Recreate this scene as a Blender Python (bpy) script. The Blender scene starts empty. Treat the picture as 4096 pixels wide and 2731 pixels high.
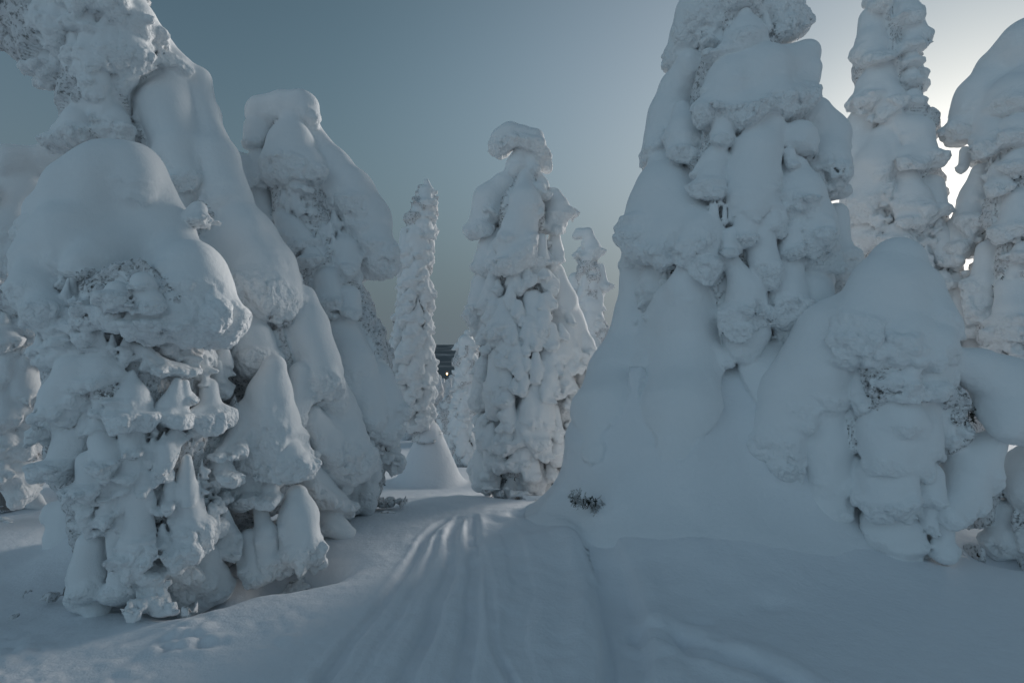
import bpy, math, random, time
import numpy as np
from mathutils import Vector, Matrix
T0 = time.time()
rng = np.random.default_rng(7)
random.seed(7)
sc = bpy.context.scene
R = math.radians

# ---------------------------------------------------------------- camera
CAM_Z = 1.6
W0, H0, F0 = 4096.0, 2731.0, 2276.0          # photograph size and focal length in its pixels (20 mm lens)
cd = bpy.data.cameras.new('camera'); cam = bpy.data.objects.new('camera', cd)
sc.collection.objects.link(cam); sc.camera = cam
cd.lens = 20.0; cd.sensor_width = 36.0; cd.clip_start = 0.05; cd.clip_end = 90000
cam.location = (0, 0, CAM_Z); cam.rotation_euler = (R(90), 0, 0)

# ---------------------------------------------------------------- sky, sun, exposure
SUN_AZ, SUN_EL = 39.0, 9.0                  # degrees to the right of the view, above the horizon
world = bpy.data.worlds.new("World"); sc.world = world; world.use_nodes = True
wn, wl = world.node_tree.nodes, world.node_tree.links
wn.clear()
sky = wn.new('ShaderNodeTexSky'); sky.sky_type = 'NISHITA'; sky.sun_disc = False
sky.sun_elevation = R(SUN_EL); sky.sun_rotation = R(SUN_AZ)
sky.altitude = 300; sky.air_density = 1.0; sky.dust_density = 0.6; sky.ozone_density = 1.6
hsv = wn.new('ShaderNodeHueSaturation'); hsv.inputs['Saturation'].default_value = 0.58; hsv.inputs['Value'].default_value = 1.0
mul = wn.new('ShaderNodeMix'); mul.data_type = 'RGBA'; mul.blend_type = 'MULTIPLY'; mul.inputs['Factor'].default_value = 1.0
mul.inputs[7].default_value = (0.66, 0.83, 0.83, 1)
bg = wn.new('ShaderNodeBackground'); bg.inputs['Strength'].default_value = 0.15
wo = wn.new('ShaderNodeOutputWorld')
wl.new(sky.outputs[0], hsv.inputs['Color']); wl.new(hsv.outputs[0], mul.inputs[6])
geo = wn.new('ShaderNodeTexCoord'); sep = wn.new('ShaderNodeSeparateXYZ'); wl.new(geo.outputs['Generated'], sep.inputs[0])
band = wn.new('ShaderNodeMapRange'); band.interpolation_type = 'SMOOTHSTEP'      # grey haze bank low over the horizon
band.inputs[1].default_value = 0.0; band.inputs[2].default_value = 0.50; band.inputs[3].default_value = 0.96; band.inputs[4].default_value = 0.0
wl.new(sep.outputs['Z'], band.inputs[0])
dot = wn.new('ShaderNodeVectorMath'); dot.operation = 'DOT_PRODUCT'; wl.new(geo.outputs['Generated'], dot.inputs[0])
dot.inputs[1].default_value = (math.sin(R(SUN_AZ)), math.cos(R(SUN_AZ)), 0.1)
hz = wn.new('ShaderNodeValToRGB'); he = hz.color_ramp.elements
he[0].position = 0.0; he[0].color = (0.46, 0.60, 0.70, 1); he[1].position = 1.0; he[1].color = (4.5, 4.4, 4.4, 1)
for ps, c_ in ((0.55, (0.44, 0.56, 0.65, 1)), (0.80, (0.47, 0.62, 0.74, 1)), (0.93, (0.86, 0.98, 1.09, 1))):
    e_ = hz.color_ramp.elements.new(ps); e_.color = c_
wl.new(dot.outputs['Value'], hz.inputs[0])
mb = wn.new('ShaderNodeMix'); mb.data_type = 'RGBA'
d3 = wn.new('ShaderNodeVectorMath'); d3.operation = 'DOT_PRODUCT'; wl.new(geo.outputs['Generated'], d3.inputs[0])
d3.inputs[1].default_value = (math.sin(R(SUN_AZ))*math.cos(R(SUN_EL)), math.cos(R(SUN_AZ))*math.cos(R(SUN_EL)), math.sin(R(SUN_EL)))
mr = wn.new('ShaderNodeMapRange'); mr.inputs[1].default_value = -1; mr.inputs[2].default_value = 1; wl.new(d3.outputs['Value'], mr.inputs[0])
ph = wn.new('ShaderNodeValToRGB'); pe = ph.color_ramp.elements; ph.color_ramp.interpolation = 'B_SPLINE'
pe[0].position = 0.0; pe[0].color = (0.60, 0.74, 0.76, 1); pe[1].position = 1.0; pe[1].color = (0.50, 0.51, 0.49, 1)
for ps, c_ in ((0.35, (0.46, 0.57, 0.59, 1)), (0.62, (0.215, 0.295, 0.315, 1)), (0.78, (0.225, 0.305, 0.31, 1)), (0.87, (0.31, 0.375, 0.38, 1)), (0.95, (0.41, 0.44, 0.435, 1))):
    e_ = ph.color_ramp.elements.new(ps); e_.color = c_
wl.new(mr.outputs[0], ph.inputs[0]); wl.new(ph.outputs[0], mul.inputs[7])
wl.new(band.outputs[0], mb.inputs['Factor']); wl.new(mul.outputs[2], mb.inputs[6]); wl.new(hz.outputs[0], mb.inputs[7])
wl.new(mb.outputs[2], bg.inputs[0]); wl.new(bg.outputs[0], wo.inputs[0])
sd = bpy.data.lights.new('sun', 'SUN'); so = bpy.data.objects.new('sun', sd); sc.collection.objects.link(so)
sd.energy = 1.2; sd.angle = R(18); sd.color = (1.0, 0.95, 0.90)
_d = Vector((math.sin(R(SUN_AZ))*math.cos(R(SUN_EL)), math.cos(R(SUN_AZ))*math.cos(R(SUN_EL)), math.sin(R(SUN_EL))))
so.rotation_euler = _d.to_track_quat('Z', 'Y').to_euler()
vs = sc.view_settings
vs.view_transform = 'Standard'; vs.look = 'None'; vs.gamma = 1.0; vs.use_curve_mapping = False
vs.exposure = 0.82
sc.cycles.max_bounces = 6; sc.cycles.diffuse_bounces = 4; sc.cycles.volume_bounces = 1

# ---------------------------------------------------------------- materials
def new_mat(name):
    m = bpy.data.materials.new(name); m.use_nodes = True
    nt = m.node_tree; b = nt.nodes['Principled BSDF']
    return m, nt, b
def bump_chain(nt, b, layers, skin=False):
    tc = nt.nodes.new('ShaderNodeNewGeometry')
    last = None
    if skin:
        last = nt.nodes.new('ShaderNodeAttribute'); last.attribute_name = 'nrm'
    for kind, scale, strength, dist in layers:
        if kind == 'n':
            t = nt.nodes.new('ShaderNodeTexNoise'); t.inputs['Scale'].default_value = scale; t.inputs['Detail'].default_value = 3
            out = t.outputs['Fac']
        else:
            t = nt.nodes.new('ShaderNodeTexVoronoi'); t.feature = 'SMOOTH_F1'; t.inputs['Scale'].default_value = scale
            inv = nt.nodes.new('ShaderNodeMath'); inv.operation = 'SUBTRACT'; inv.inputs[0].default_value = 1.0
            nt.links.new(t.outputs['Distance'], inv.inputs[1]); out = inv.outputs[0]
        nt.links.new(tc.outputs['Position'], t.inputs['Vector'])
        bp = nt.nodes.new('ShaderNodeBump'); bp.inputs['Strength'].default_value = strength; bp.inputs['Distance'].default_value = dist
        nt.links.new(out, bp.inputs['Height'])
        if last: nt.links.new(last.outputs['Vector' if last.type == 'ATTRIBUTE' else 0], bp.inputs['Normal'])
        last = bp
    nt.links.new(last.outputs[0], b.inputs['Normal'])
def snow_mat(name, col, layers, skin=False):
    m, nt, b = new_mat(name)
    b.inputs['Base Color'].default_value = (*col, 1); b.inputs['Roughness'].default_value = 0.75
    b.inputs['Specular IOR Level'].default_value = 0.15
    bump_chain(nt, b, layers, skin=skin or name == 'snow')
    if name == 'snow':      # frost knobs where the underside is rough
        g = nt.nodes.new('ShaderNodeNewGeometry'); a = nt.nodes.new('ShaderNodeAttribute'); a.attribute_name = 'rough'
        prev = b.inputs['Normal'].links[0].from_socket
        for sc_, dist in ((22, 0.03), (50, 0.015)):
            v = nt.nodes.new('ShaderNodeTexVoronoi'); v.inputs['Scale'].default_value = sc_
            nt.links.new(g.outputs['Position'], v.inputs['Vector'])
            m1 = nt.nodes.new('ShaderNodeMath'); m1.operation = 'MULTIPLY'; nt.links.new(v.outputs['Distance'], m1.inputs[0]); nt.links.new(v.outputs['Distance'], m1.inputs[1])
            m2 = nt.nodes.new('ShaderNodeMath'); m2.operation = 'MULTIPLY'; nt.links.new(m1.outputs[0], m2.inputs[0]); nt.links.new(a.outputs['Fac'], m2.inputs[1])
            bp = nt.nodes.new('ShaderNodeBump'); bp.invert = True; bp.inputs['Strength'].default_value = 0.45; bp.inputs['Distance'].default_value = dist
            nt.links.new(m2.outputs[0], bp.inputs['Height']); nt.links.new(prev, bp.inputs['Normal']); prev = bp.outputs[0]
        nt.links.new(prev, b.inputs['Normal'])
    return m
SNOW = snow_mat('snow', (0.85, 0.865, 0.875), [('n', 30, 0.5, 0.008), ('n', 110, 0.5, 0.004)])
GROUND = snow_mat('snow_ground', (0.81, 0.83, 0.86), [('n', 7, 0.3, 0.03), ('n', 28, 0.35, 0.010), ('n', 90, 0.5, 0.005)])  # slightly darker than the tree snow: its dimmer light put into the colour
SKIRT = snow_mat('shade_toned_snow', (0.83, 0.85, 0.87), [('n', 7, 0.3, 0.03), ('n', 28, 0.35, 0.010), ('n', 90, 0.5, 0.005)], skin=True)  # same snow as the lobes, toned down to look less lit
def rime_mat(name, dark_amount, skin=True):
    m, nt, b = new_mat(name)
    g = nt.nodes.new('ShaderNodeNewGeometry')
    n = nt.nodes.new('ShaderNodeTexNoise'); n.inputs['Scale'].default_value = 34; n.inputs['Detail'].default_value = 6; n.inputs['Roughness'].default_value = 0.7
    nt.links.new(g.outputs['Position'], n.inputs['Vector'])
    r = nt.nodes.new('ShaderNodeValToRGB'); e = r.color_ramp.elements
    e[0].position = 0.33 + dark_amount*0.22; e[0].color = (0.06, 0.06, 0.052, 1)
    e[1].position = 0.52 + dark_amount*0.22; e[1].color = (0.74, 0.74, 0.75, 1)
    nt.links.new(n.outputs['Fac'], r.inputs[0]); nt.links.new(r.outputs[0], b.inputs['Base Color'])
    b.inputs['Roughness'].default_value = 0.85; b.inputs['Specular IOR Level'].default_value = 0.1
    bump_chain(nt, b, [('v', 30, 0.5, 0.02), ('n', 80, 0.6, 0.008)], skin=skin)
    return m
RIME = rime_mat('rime_over_needles', -0.10)  # needles through rime, dark share raised to deepen the shade in crevices
RIME_FAR = rime_mat('far_rime', -0.2, False)
RIME_DARK = rime_mat('thin_rime_over_dark_needles', 0.0)
def plain(name, col, rough=0.8):
    m, nt, b = new_mat(name); b.inputs['Base Color'].default_value = (*col, 1); b.inputs['Roughness'].default_value = rough
    b.inputs['Specular IOR Level'].default_value = 0.2
    n = nt.nodes.new('ShaderNodeTexNoise'); n.inputs['Scale'].default_value = 25
    mx = nt.nodes.new('ShaderNodeMix'); mx.data_type = 'RGBA'
    mx.inputs[6].default_value = (*[c*0.6 for c in col], 1); mx.inputs[7].default_value = (*[min(1, c*1.5) for c in col], 1)
    nt.links.new(n.outputs['Fac'], mx.inputs['Factor']); nt.links.new(mx.outputs[2], b.inputs['Base Color'])
    return m
BARK = plain('frosted_bark', (0.17, 0.16, 0.155))
NEEDLE = plain('dark_needles', (0.04, 0.045, 0.035))
FROST = plain('frosted_twig', (0.5, 0.5, 0.5))

# ---------------------------------------------------------------- noise volumes (numpy)
NV = rng.random((48, 48, 48)).astype(np.float32)*2-1
def _worley(cells, res):
    N = cells*res
    pts = rng.random((cells, cells, cells, 3)).astype(np.float32)
    ax = (np.arange(N)+0.5)/res
    X, Y, Z = np.meshgrid(ax, ax, ax, indexing='ij')
    ci = np.floor(np.stack([X, Y, Z], -1)).astype(np.int32)
    best = np.full(X.shape, 9, np.float32)
    P = np.stack([X, Y, Z], -1).astype(np.float32)
    for dx in (-1, 0, 1):
        for dy in (-1, 0, 1):
            for dz in (-1, 0, 1):
                c = ci + (dx, dy, dz)
                q = pts[c[..., 0] % cells, c[..., 1] % cells, c[..., 2] % cells] + c
                d = ((P-q)**2).sum(-1)
                np.minimum(best, d, out=best)
    f1 = np.sqrt(best)
    return np.sqrt(np.clip(1-(f1/0.95)**2, 0, 1)).astype(np.float32)
WV = _worley(9, 8)
def samp(V, p, per):
    """trilinear periodic lookup; p (n,3) in units where one unit = `per` samples"""
    N = V.shape[0]
    q = p*per
    i = np.floor(q).astype(np.int32); f = (q-i).astype(np.float32)
    if per == 1: f = f*f*(3-2*f)
    i0 = i % N; i1 = (i0+1) % N
    x0, y0, z0 = i0.T; x1, y1, z1 = i1.T; fx, fy, fz = f.T
    Vf = V.ravel()
    a = x0*N; a1 = x1*N
    def g(ax, y, z): return Vf[(ax+y)*N+z]
    c00 = g(a, y0, z0)*(1-fx)+g(a1, y0, z0)*fx
    c10 = g(a, y1, z0)*(1-fx)+g(a1, y1, z0)*fx
    c01 = g(a, y0, z1)*(1-fx)+g(a1, y0, z1)*fx
    c11 = g(a, y1, z1)*(1-fx)+g(a1, y1, z1)*fx
    return (c00*(1-fy)+c10*fy)*(1-fz)+(c01*(1-fy)+c11*fy)*fz
_rot = np.array([[0.80, 0.48, -0.36], [-0.60, 0.64, -0.48], [0.0, 0.6, 0.8]], np.float32)
def vnoise(p, s): return samp(NV, p/s, 1)
def cauli(p, s): return samp(WV, p/s, 8)

# ---------------------------------------------------------------- frames: enlarged views of the photo -> photo pixels -> rays
FR = {'A': (0, 0, 1600/1930), 'B': (0, 1300, 1600/1930), 'C': (1350, 400, 1200/1107), 'D': (2300, 0, 1796/2012),
      'E': (2300, 1200, 1796/1839), 'F': (0, 0, 4096/2352), 'S': (0, 0, 1.0)}
def at(fr, x, y, depth):
    ox, oy, s = FR[fr]
    X = ox+x*s; Y = oy+y*s
    return np.array([(X-W0/2)/F0*depth, depth, CAM_Z-(Y-H0/2)/F0*depth])
def rad(fr, x, y, r, depth):
    ox, oy, s = FR[fr]
    X = (ox+x*s-W0/2)/F0; Y = (oy+y*s-H0/2)/F0
    st = math.sqrt(1+X*X+Y*Y)
    return r*s/F0*depth/(0.45+0.55*st)

# ---------------------------------------------------------------- implicit surfaces
def surface_nets(F, o, h):
    S = F < 0
    C = S[:-1, :-1, :-1].astype(np.int8)
    cnt = np.zeros(C.shape, np.int8)
    corners = [(a, b, c) for a in (0, 1) for b in (0, 1) for c in (0, 1)]
    nx, ny, nz = C.shape
    for a, b, c in corners: cnt += S[a:a+nx, b:b+ny, c:c+nz]
    act = (cnt > 0) & (cnt < 8)
    idx = np.argwhere(act)
    if len(idx) == 0: return None
    cid = np.full(C.shape, -1, np.int32); cid[act] = np.arange(len(idx))
    vals = np.stack([F[idx[:, 0]+a, idx[:, 1]+b, idx[:, 2]+c] for a, b, c in corners], 1)
    acc = np.zeros((len(idx), 3), np.float32); n = np.zeros(len(idx), np.float32)
    for i in range(8):
        for ax in range(3):
            if corners[i][ax]: continue
            cj = list(corners[i]); cj[ax] = 1; j = corners.index(tuple(cj))
            u, v = vals[:, i], vals[:, j]
            m = (u < 0) != (v < 0)
            t = np.where(m, u/np.where(m, u-v, 1), 0)
            p = np.zeros((len(idx), 3), np.float32); p[:] = corners[i]; p[:, ax] += t
            acc[m] += p[m]; n[m] += 1
    V = (idx+acc/n[:, None])*h + o
    quads = []
    for ax in range(3):
        sl0 = [slice(1, -1)]*3; sl1 = [slice(1, -1)]*3
        sl0[ax] = slice(0, -1); sl1[ax] = slice(1, None)
        a, b = S[tuple(sl0)], S[tuple(sl1)]
        e = np.argwhere(a != b)
        if len(e) == 0: continue
        flip = a[tuple(e.T)]
        e = e + [0 if k == ax else 1 for k in range(3)]
        u, v = [(1, 2), (2, 0), (0, 1)][ax]
        def cc(du, dv):
            q = e.copy(); q[:, u] -= du; q[:, v] -= dv
            return cid[tuple(q.T)]
        q = np.stack([cc(1, 1), cc(0, 1), cc(0, 0), cc(1, 0)], 1)
        q[~flip] = q[~flip][:, ::-1]
        quads.append(q)
    return V.astype(np.float32), np.concatenate(quads)
def make_mesh(name, V, Q, mat):
    me = bpy.data.meshes.new(name)
    k = Q.shape[1]
    me.vertices.add(len(V)); me.vertices.foreach_set('co', np.ascontiguousarray(V, np.float32).ravel())
    me.loops.add(Q.size); me.loops.foreach_set('vertex_index', np.ascontiguousarray(Q, np.int32).ravel())
    me.polygons.add(len(Q)); me.polygons.foreach_set('loop_start', np.arange(0, Q.size, k, dtype=np.int32))
    me.update(calc_edges=True)
    me.polygons.foreach_set('use_smooth', np.ones(len(Q), bool))
    me.materials.append(mat)
    return me
NQ = [0]
def smin(a, b, k):
    hh = np.clip(0.5+0.5*(b-a)/k, 0, 1)
    return b*(1-hh)+a*hh-k*hh*(1-hh)
def base_sdf(p, segs, k):
    d = None
    for a, b, ra, rb in segs:
        ba = b-a; L = float(ba@ba)
        pa = p-a
        if L < 1e-9: dd = np.sqrt((pa*pa).sum(1))-ra
        else:
            t = np.clip(pa@ba/L, 0, 1)
            q = pa-t[:, None]*ba
            dd = np.sqrt((q*q).sum(1))-(ra+(rb-ra)*t)
        d = dd if d is None else smin(d, dd, k)
    return d
def implicit(name, segs, k, h, mat, rough=1.0, allr=0.0, warp=0.05, cuts=(), cs=0.10, inside=None, seed=0.0):
    """segs [(a,b,ra,rb)] world; rough: lumps on the undersides; allr: lumps everywhere; returns mesh in world coordinates"""
    segs = [(np.asarray(a, np.float32), np.asarray(b, np.float32), ra, rb) for a, b, ra, rb in segs]
    cuts = [(np.asarray(a, np.float32), np.asarray(b, np.float32), ra, rb) for a, b, ra, rb in cuts]
    pad = warp+cs*1.2+3*h
    lo = np.min([np.minimum(a-ra, b-rb) for a, b, ra, rb in segs], 0)-pad
    hi = np.max([np.maximum(a+ra, b+rb) for a, b, ra, rb in segs], 0)+pad
    c = 4
    nc = np.ceil((hi-lo)/(h*c)).astype(int)+1
    axs = [(np.arange(n)+0.5)*h*c-h*0.5 for n in nc]
    G = np.stack(np.meshgrid(*axs, indexing='ij'), -1).reshape(-1, 3).astype(np.float32)+lo
    D = base_sdf(G.astype(np.float32), segs, k)
    for cseg in cuts: D = np.maximum(D, -base_sdf(G, [cseg], k))
    D = D.reshape(nc)
    band = h*c*0.9+warp+cs*0.95*max(rough, allr)+h
    Fn = D.repeat(c, 0).repeat(c, 1).repeat(c, 2)
    idx = np.argwhere(np.abs(Fn) < band)
    p = (idx*h+lo).astype(np.float32)
    pn = (p*np.array([1, 1, .78], np.float32))@_rot + seed*3.7
    if warp > 0:
        ws = max(0.25, warp*4)
        w = np.stack([vnoise(pn+o, ws) for o in (0, 11.3, 23.1)], 1)*warp
        p2 = p+w
    else: p2 = p
    d = base_sdf(p2, segs, k)
    dz = base_sdf(p2+np.array([0, 0, h], np.float32), segs, k)
    nz = (dz-d)/h
    if cuts:
        dc = base_sdf(p2, cuts, k)
        hh = np.clip(0.5-0.5*(d+dc)/(k*0.5), 0, 1)
        d = d*(1-hh)+(-dc)*hh+k*0.5*hh*(1-hh)
        nz = nz-hh*2
    zz = p[:, 2]; z0, z1 = lo[2]+pad, hi[2]-pad
    hfrac = (zz-z0)/max(z1-z0, 1e-3)
    under = np.clip((0.12-nz+0.40*vnoise(pn, 0.30)+1.1*np.clip(0.42-hfrac, -0.25, 1))/0.70, 0, 1)
    under = under*under*(3-2*under)
    amp = np.maximum(under*rough, allr)
    m = amp > 0.02
    dd = np.zeros(len(p), np.float32)
    if m.any():
        q = pn[m]
        big = cauli(q*[1, 1, 1]+vnoise(q, cs*0.6)[:, None]*cs*0.25, cs*1.5)
        sm = cauli(q+5.1, cs*0.62)
        gate = 0.55+0.6*np.clip(vnoise(q+2.2, 0.3)+0.4, 0, 1)
        dd[m] = (big-0.5)*cs*1.15*gate + (sm-0.5)*cs*0.62*gate
        if h < cs*0.2: dd[m] += (cauli(q+9.7, cs*0.32)-0.5)*cs*0.28
    lump = vnoise(pn+3.3, 0.16)*0.010+vnoise(pn+7.7, 0.5)*0.03
    Fn[tuple(idx.T)] = d-dd*amp-lump*(1-amp)
    An = np.zeros(Fn.shape, np.float16); An[tuple(idx.T)] = amp
    res = surface_nets(Fn, lo, h)
    if res is None: return None
    V, Q = res
    if inside:
        keep = base_sdf(V, inside, 0.05) > -0.07
        Q = Q[keep[Q].any(1)]
        if len(Q) == 0: return None
        used = np.zeros(len(V), bool); used[Q.ravel()] = True
        mp = np.cumsum(used)-1; V = V[used]; Q = mp[Q]
    NQ[0] += len(Q)
    me = make_mesh(name, V.astype(np.float32), Q, mat)
    vi = np.clip(np.round((V-lo)/h).astype(int), 0, np.array(Fn.shape)-1)
    at_ = me.attributes.new('rough', 'FLOAT', 'POINT'); at_.data.foreach_set('value', An[tuple(vi.T)].astype(np.float32))
    return me

# ---------------------------------------------------------------- object helpers
col = sc.collection
def link(name, me, parent=None, loc=None):
    o = bpy.data.objects.new(name, me); col.objects.link(o)
    if parent is not None:
        o.parent = parent
        o.matrix_parent_inverse = Matrix.Translation(-parent.location)
    return o
def tag(o, label=None, cat=None, group=None, kind=None):
    if label: o['label'] = label
    if cat: o['category'] = cat
    if group: o['group'] = group
    if kind: o['kind'] = kind
    return o
def empty(name, loc, label, cat='tree', group=None):
    o = bpy.data.objects.new(name, None); col.objects.link(o); o.location = loc
    o.empty_display_size = 0.2
    return tag(o, label, cat, group)
def localise(me, parent):
    me.transform(Matrix.Translation(-parent.location))
PX = 1.85    # voxel size in pixels of the 1024 px wide picture
def seg_field(D, lo, h, a, b, ra, rb, k, pad):
    """smooth-union one round cone into the dense array D in place (only in its own box)"""
    l = np.minimum(a-ra, b-rb)-pad; u = np.maximum(a+ra, b+rb)+pad
    i0 = np.maximum(np.floor((l-lo)/h).astype(int), 0); i1 = np.minimum(np.ceil((u-lo)/h).astype(int)+1, D.shape)
    if (i1 <= i0).any(): return
    X, Y, Z = [(np.arange(i0[c], i1[c], dtype=np.float32)*h+np.float32(lo[c]-a[c])) for c in range(3)]
    X = X[:, None, None]; Y = Y[None, :, None]; Z = Z[None, None, :]
    ba = b-a; L = float(ba@ba)
    if L < 1e-8: d = np.sqrt(X*X+Y*Y+Z*Z)-np.float32(ra)
    else:
        t = np.clip((X*np.float32(ba[0]/L)+Y*np.float32(ba[1]/L))+Z*np.float32(ba[2]/L), 0, 1)
        d = np.sqrt((X-t*np.float32(ba[0]))**2+(Y-t*np.float32(ba[1]))**2+(Z-t*np.float32(ba[2]))**2)-(np.float32(ra)+np.float32(rb-ra)*t)
    S = D[i0[0]:i1[0], i0[1]:i1[1], i0[2]:i1[2]]
    hh = np.clip(0.5+0.5*(d-S)/k, 0, 1)
    S[...] = d*(1-hh)+S*hh-k*hh*(1-hh)
class Tree:
    def __init__(s, name, label, frame, base, depth, group=None, cat='tree', kground=0.04, res=1.0):
        s.fr, s.D, s.kg = frame, depth, kground
        b = at(base[0], base[1], base[2], depth)
        s.root = empty(name, b, label, cat, group)
        s.h = depth*4/F0*PX*res; s.cores = []; s.prims = []
        s.rnd = random.Random(int(depth*1000))
    def front(s, fr, x, y):
        """distance at which the line of sight through a photo pixel meets the front of the tree's body (else passes closest)"""
        if not s.cores: return None
        span = s.D*0.34
        ds = np.linspace(s.D-span, s.D+span*0.5, 56)
        P = np.stack([at(fr, x, y, d) for d in ds]).astype(np.float32)
        v = base_sdf(P, s.cores, 0.08)
        j = np.argmax(v < 0)
        if v[j] < 0 and j > 0:
            t = v[j-1]/(v[j-1]-v[j]); return ds[j-1]+(ds[j]-ds[j-1])*t
        return ds[int(np.argmin(v))]
    def segs(s, chains, fr=None, dz=0.0, proj=False):
        fr = fr or s.fr; out = []
        for ch in chains:
            P = []
            for qi, q in enumerate(ch):
                x, y, r = q[:3]; w = q[3] if len(q) > 3 else 0
                px = FR[fr][2]/F0*s.D
                fd = s.front(fr, x, y) if proj else None
                if fd is None: dep = s.D-dz-w*px
                else:
                    rs = r*FR[fr][2]
                    emb = min(0.55, max(0.05, (rs-25)/180))+(0.35 if qi == 0 and len(ch) > 1 else 0)
                    dep = fd + r*px*emb - dz
                P.append((at(fr, x, y, dep), rad(fr, x, y, r, dep)))
            if len(P) == 1: out.append((P[0][0], P[0][0], P[0][1], P[0][1]))
            for (a, ra), (b, rb) in zip(P, P[1:]): out.append((a, b, ra, rb))
        return out
    def prim(s, name, segs, k, rough=1.0, allr=0.0, kb=None, mat=0):
        rm = max(max(q[2], q[3]) for q in segs)
        s.prims.append(dict(name=name, segs=segs, k=max(k, 0.012), rough=rough, allr=allr, kb=min(0.09, rm*0.32) if kb is None else kb, mat=mat))
    def part(s, name, chains, fr=None, k=None, dz=0.0, proj=True, rough=1.0, fringe=True, kb=None, **kw):
        fr = fr or s.fr
        if not isinstance(chains[0], list): chains = [list(chains)]
        kk = (k if k is not None else 50)*FR[fr][2]/F0*s.D
        sg = s.segs(chains, fr, dz, proj)
        if fringe and rough > 0.5:
            n0 = len(sg); low = min(q[1][2]-q[3] for q in sg)
            for a, b, ra, rb in sg[:n0]:
                for c, r_ in ((b, rb),):
                    if r_*F0/s.D < 42: continue
                    nn = 5 if r_*F0/s.D < 90 else 8
                    for j in range(nn):
                        an = s.rnd.uniform(math.pi, 2*math.pi) if j % 4 else s.rnd.uniform(0, math.pi)
                        e = s.rnd.uniform(0.62, 0.9)
                        p = c+np.array([math.cos(an)*e*r_, math.sin(an)*e*r_, -s.rnd.uniform(0.25, 0.6)*r_])
                        q = p+np.array([0, 0, -r_*s.rnd.uniform(0.1, 0.4)])
                        if q[2] < low-0.1*r_: q[2] = low-0.1*r_
                        sg.append((p, q, r_*s.rnd.uniform(.16, .26), r_*s.rnd.uniform(.10, .2)))
        s.prim(name, sg, kk*0.6, rough=rough, kb=kb, mat=3 if name == 'snow_skirt' else 0)
    def hollow(s, chains, fr=None, dz=0.0):
        s.cuts = getattr(s, 'cuts', []) + s.segs(chains, fr, dz, True)
    def lobes(s, spec, fr=None, dz=0.0, **kw):
        for ch in spec:
            mx = max(q[2] for q in ch)
            s.part('snow_lobe', [list(ch)], fr, k=mx*0.6, dz=dz, **kw)
    def core(s, chains, fr=None, mat=None, dz=0.0, allr=1.0, shrink=0.8, **kw):
        fr = fr or s.fr
        sg = s.segs(chains, fr, dz, False)
        s.cores += [(np.asarray(a, np.float32), np.asarray(b, np.float32)+np.float32(1e-5), ra, rb) for a, b, ra, rb in sg]
        s.prim('rime_crust', [(a, b, ra*shrink, rb*shrink) for a, b, ra, rb in sg], 60*FR[fr][2]/F0*s.D, 1.0, allr, kb=0.03, mat=2 if mat is RIME_DARK else 1)
    def trunk(s, pts, r=0.06):
        P = [at(f, x, y, s.D*1.04) for f, x, y in pts]
        n = 10; V = []; Q = []
        for i, p in enumerate(P):
            rr = r*(1-0.75*i/(len(P)-1))
            for j in range(n):
                a = j/n*2*math.pi; V.append(p+[rr*math.cos(a), rr*math.sin(a), 0])
        for i in range(len(P)-1):
            for j in range(n): Q.append((i*n+j, i*n+(j+1) % n, (i+1)*n+(j+1) % n, (i+1)*n+j))
        me = make_mesh('trunk', np.array(V), np.array(Q), BARK); localise(me, s.root)
        o = bpy.data.objects.new('trunk', me); col.objects.link(o); o.parent = s.root
        return o
    def clump(s, p, r, sz=1.2, rnd=None, lean=(0, 0)):
        """a small hanging clump: narrow shoulder, fat belly, ragged drip"""
        rnd = rnd or s.rnd
        j = lambda q: rnd.uniform(-q, q)*r
        a = p+np.array([j(.25)-lean[0]*r, j(.25)-lean[1]*r, 1.1*r*sz]); b = p+np.array([j(.15), j(.15), 0.1*r*sz])
        c = p+np.array([j(.3)+lean[0]*r*.4, j(.3)+lean[1]*r*.4, -0.8*r*sz])
        sg = [(a, b, r*0.42, r*0.8), (b, c, r*0.8, r*rnd.uniform(.4, .6))]
        for _ in range(rnd.randrange(1, 4)):
            t = rnd.uniform(0, 6.28); q = b+np.array([math.cos(t)*.65*r, math.sin(t)*.65*r, rnd.uniform(-.7, .2)*r*sz])
            sg.append((b+(q-b)*.5, q+np.array([0, 0, -.2*r]), r*.35, r*rnd.uniform(.22, .36)))
        s.prim('snow_clump', sg, r*0.25, rough=0.85, kb=min(0.045, r*0.25))
    def build(s, cs=0.105):
        if s.D > 7: cs = 0.13
        if getattr(s, 'cuts', None): s.prim('hollow_shade_rime', s.cuts[:1], 0.02, 1.0, 0.7, kb=0.02, mat=2); s.prims[-1]['segs'] = [(np.asarray(a)+[0, 0.35, 0], np.asarray(b)+[0, 0.35, 0], 0.02, 0.02) for a, b, ra, rb in s.cuts[:1]]
        h = s.h; pr = s.prims
        A = np.array([np.minimum(q[0]-q[2], q[1]-q[3]) for p in pr for q in p['segs']]); B = np.array([np.maximum(q[0]+q[2], q[1]+q[3]) for p in pr for q in p['segs']])
        top = at('S', 0, -260, s.D)[2]            # the part above the frame beyond this height is not built
        lo = A.min(0)-0.25; hi = B.max(0)+0.25
        hi[2] = min(hi[2], top+0.3)
        n = np.ceil((hi-lo)/h).astype(int)+1
        gx = lo[0]+np.arange(n[0])*h; gy = lo[1]+np.arange(n[1])*h
        GX, GY = np.meshgrid(gx[::3], gy[::3], indexing='ij')
        gz_ = ground(GX.ravel(), GY.ravel()).reshape(GX.shape).repeat(3, 0).repeat(3, 1)[:n[0], :n[1]].astype(np.float32)
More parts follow.
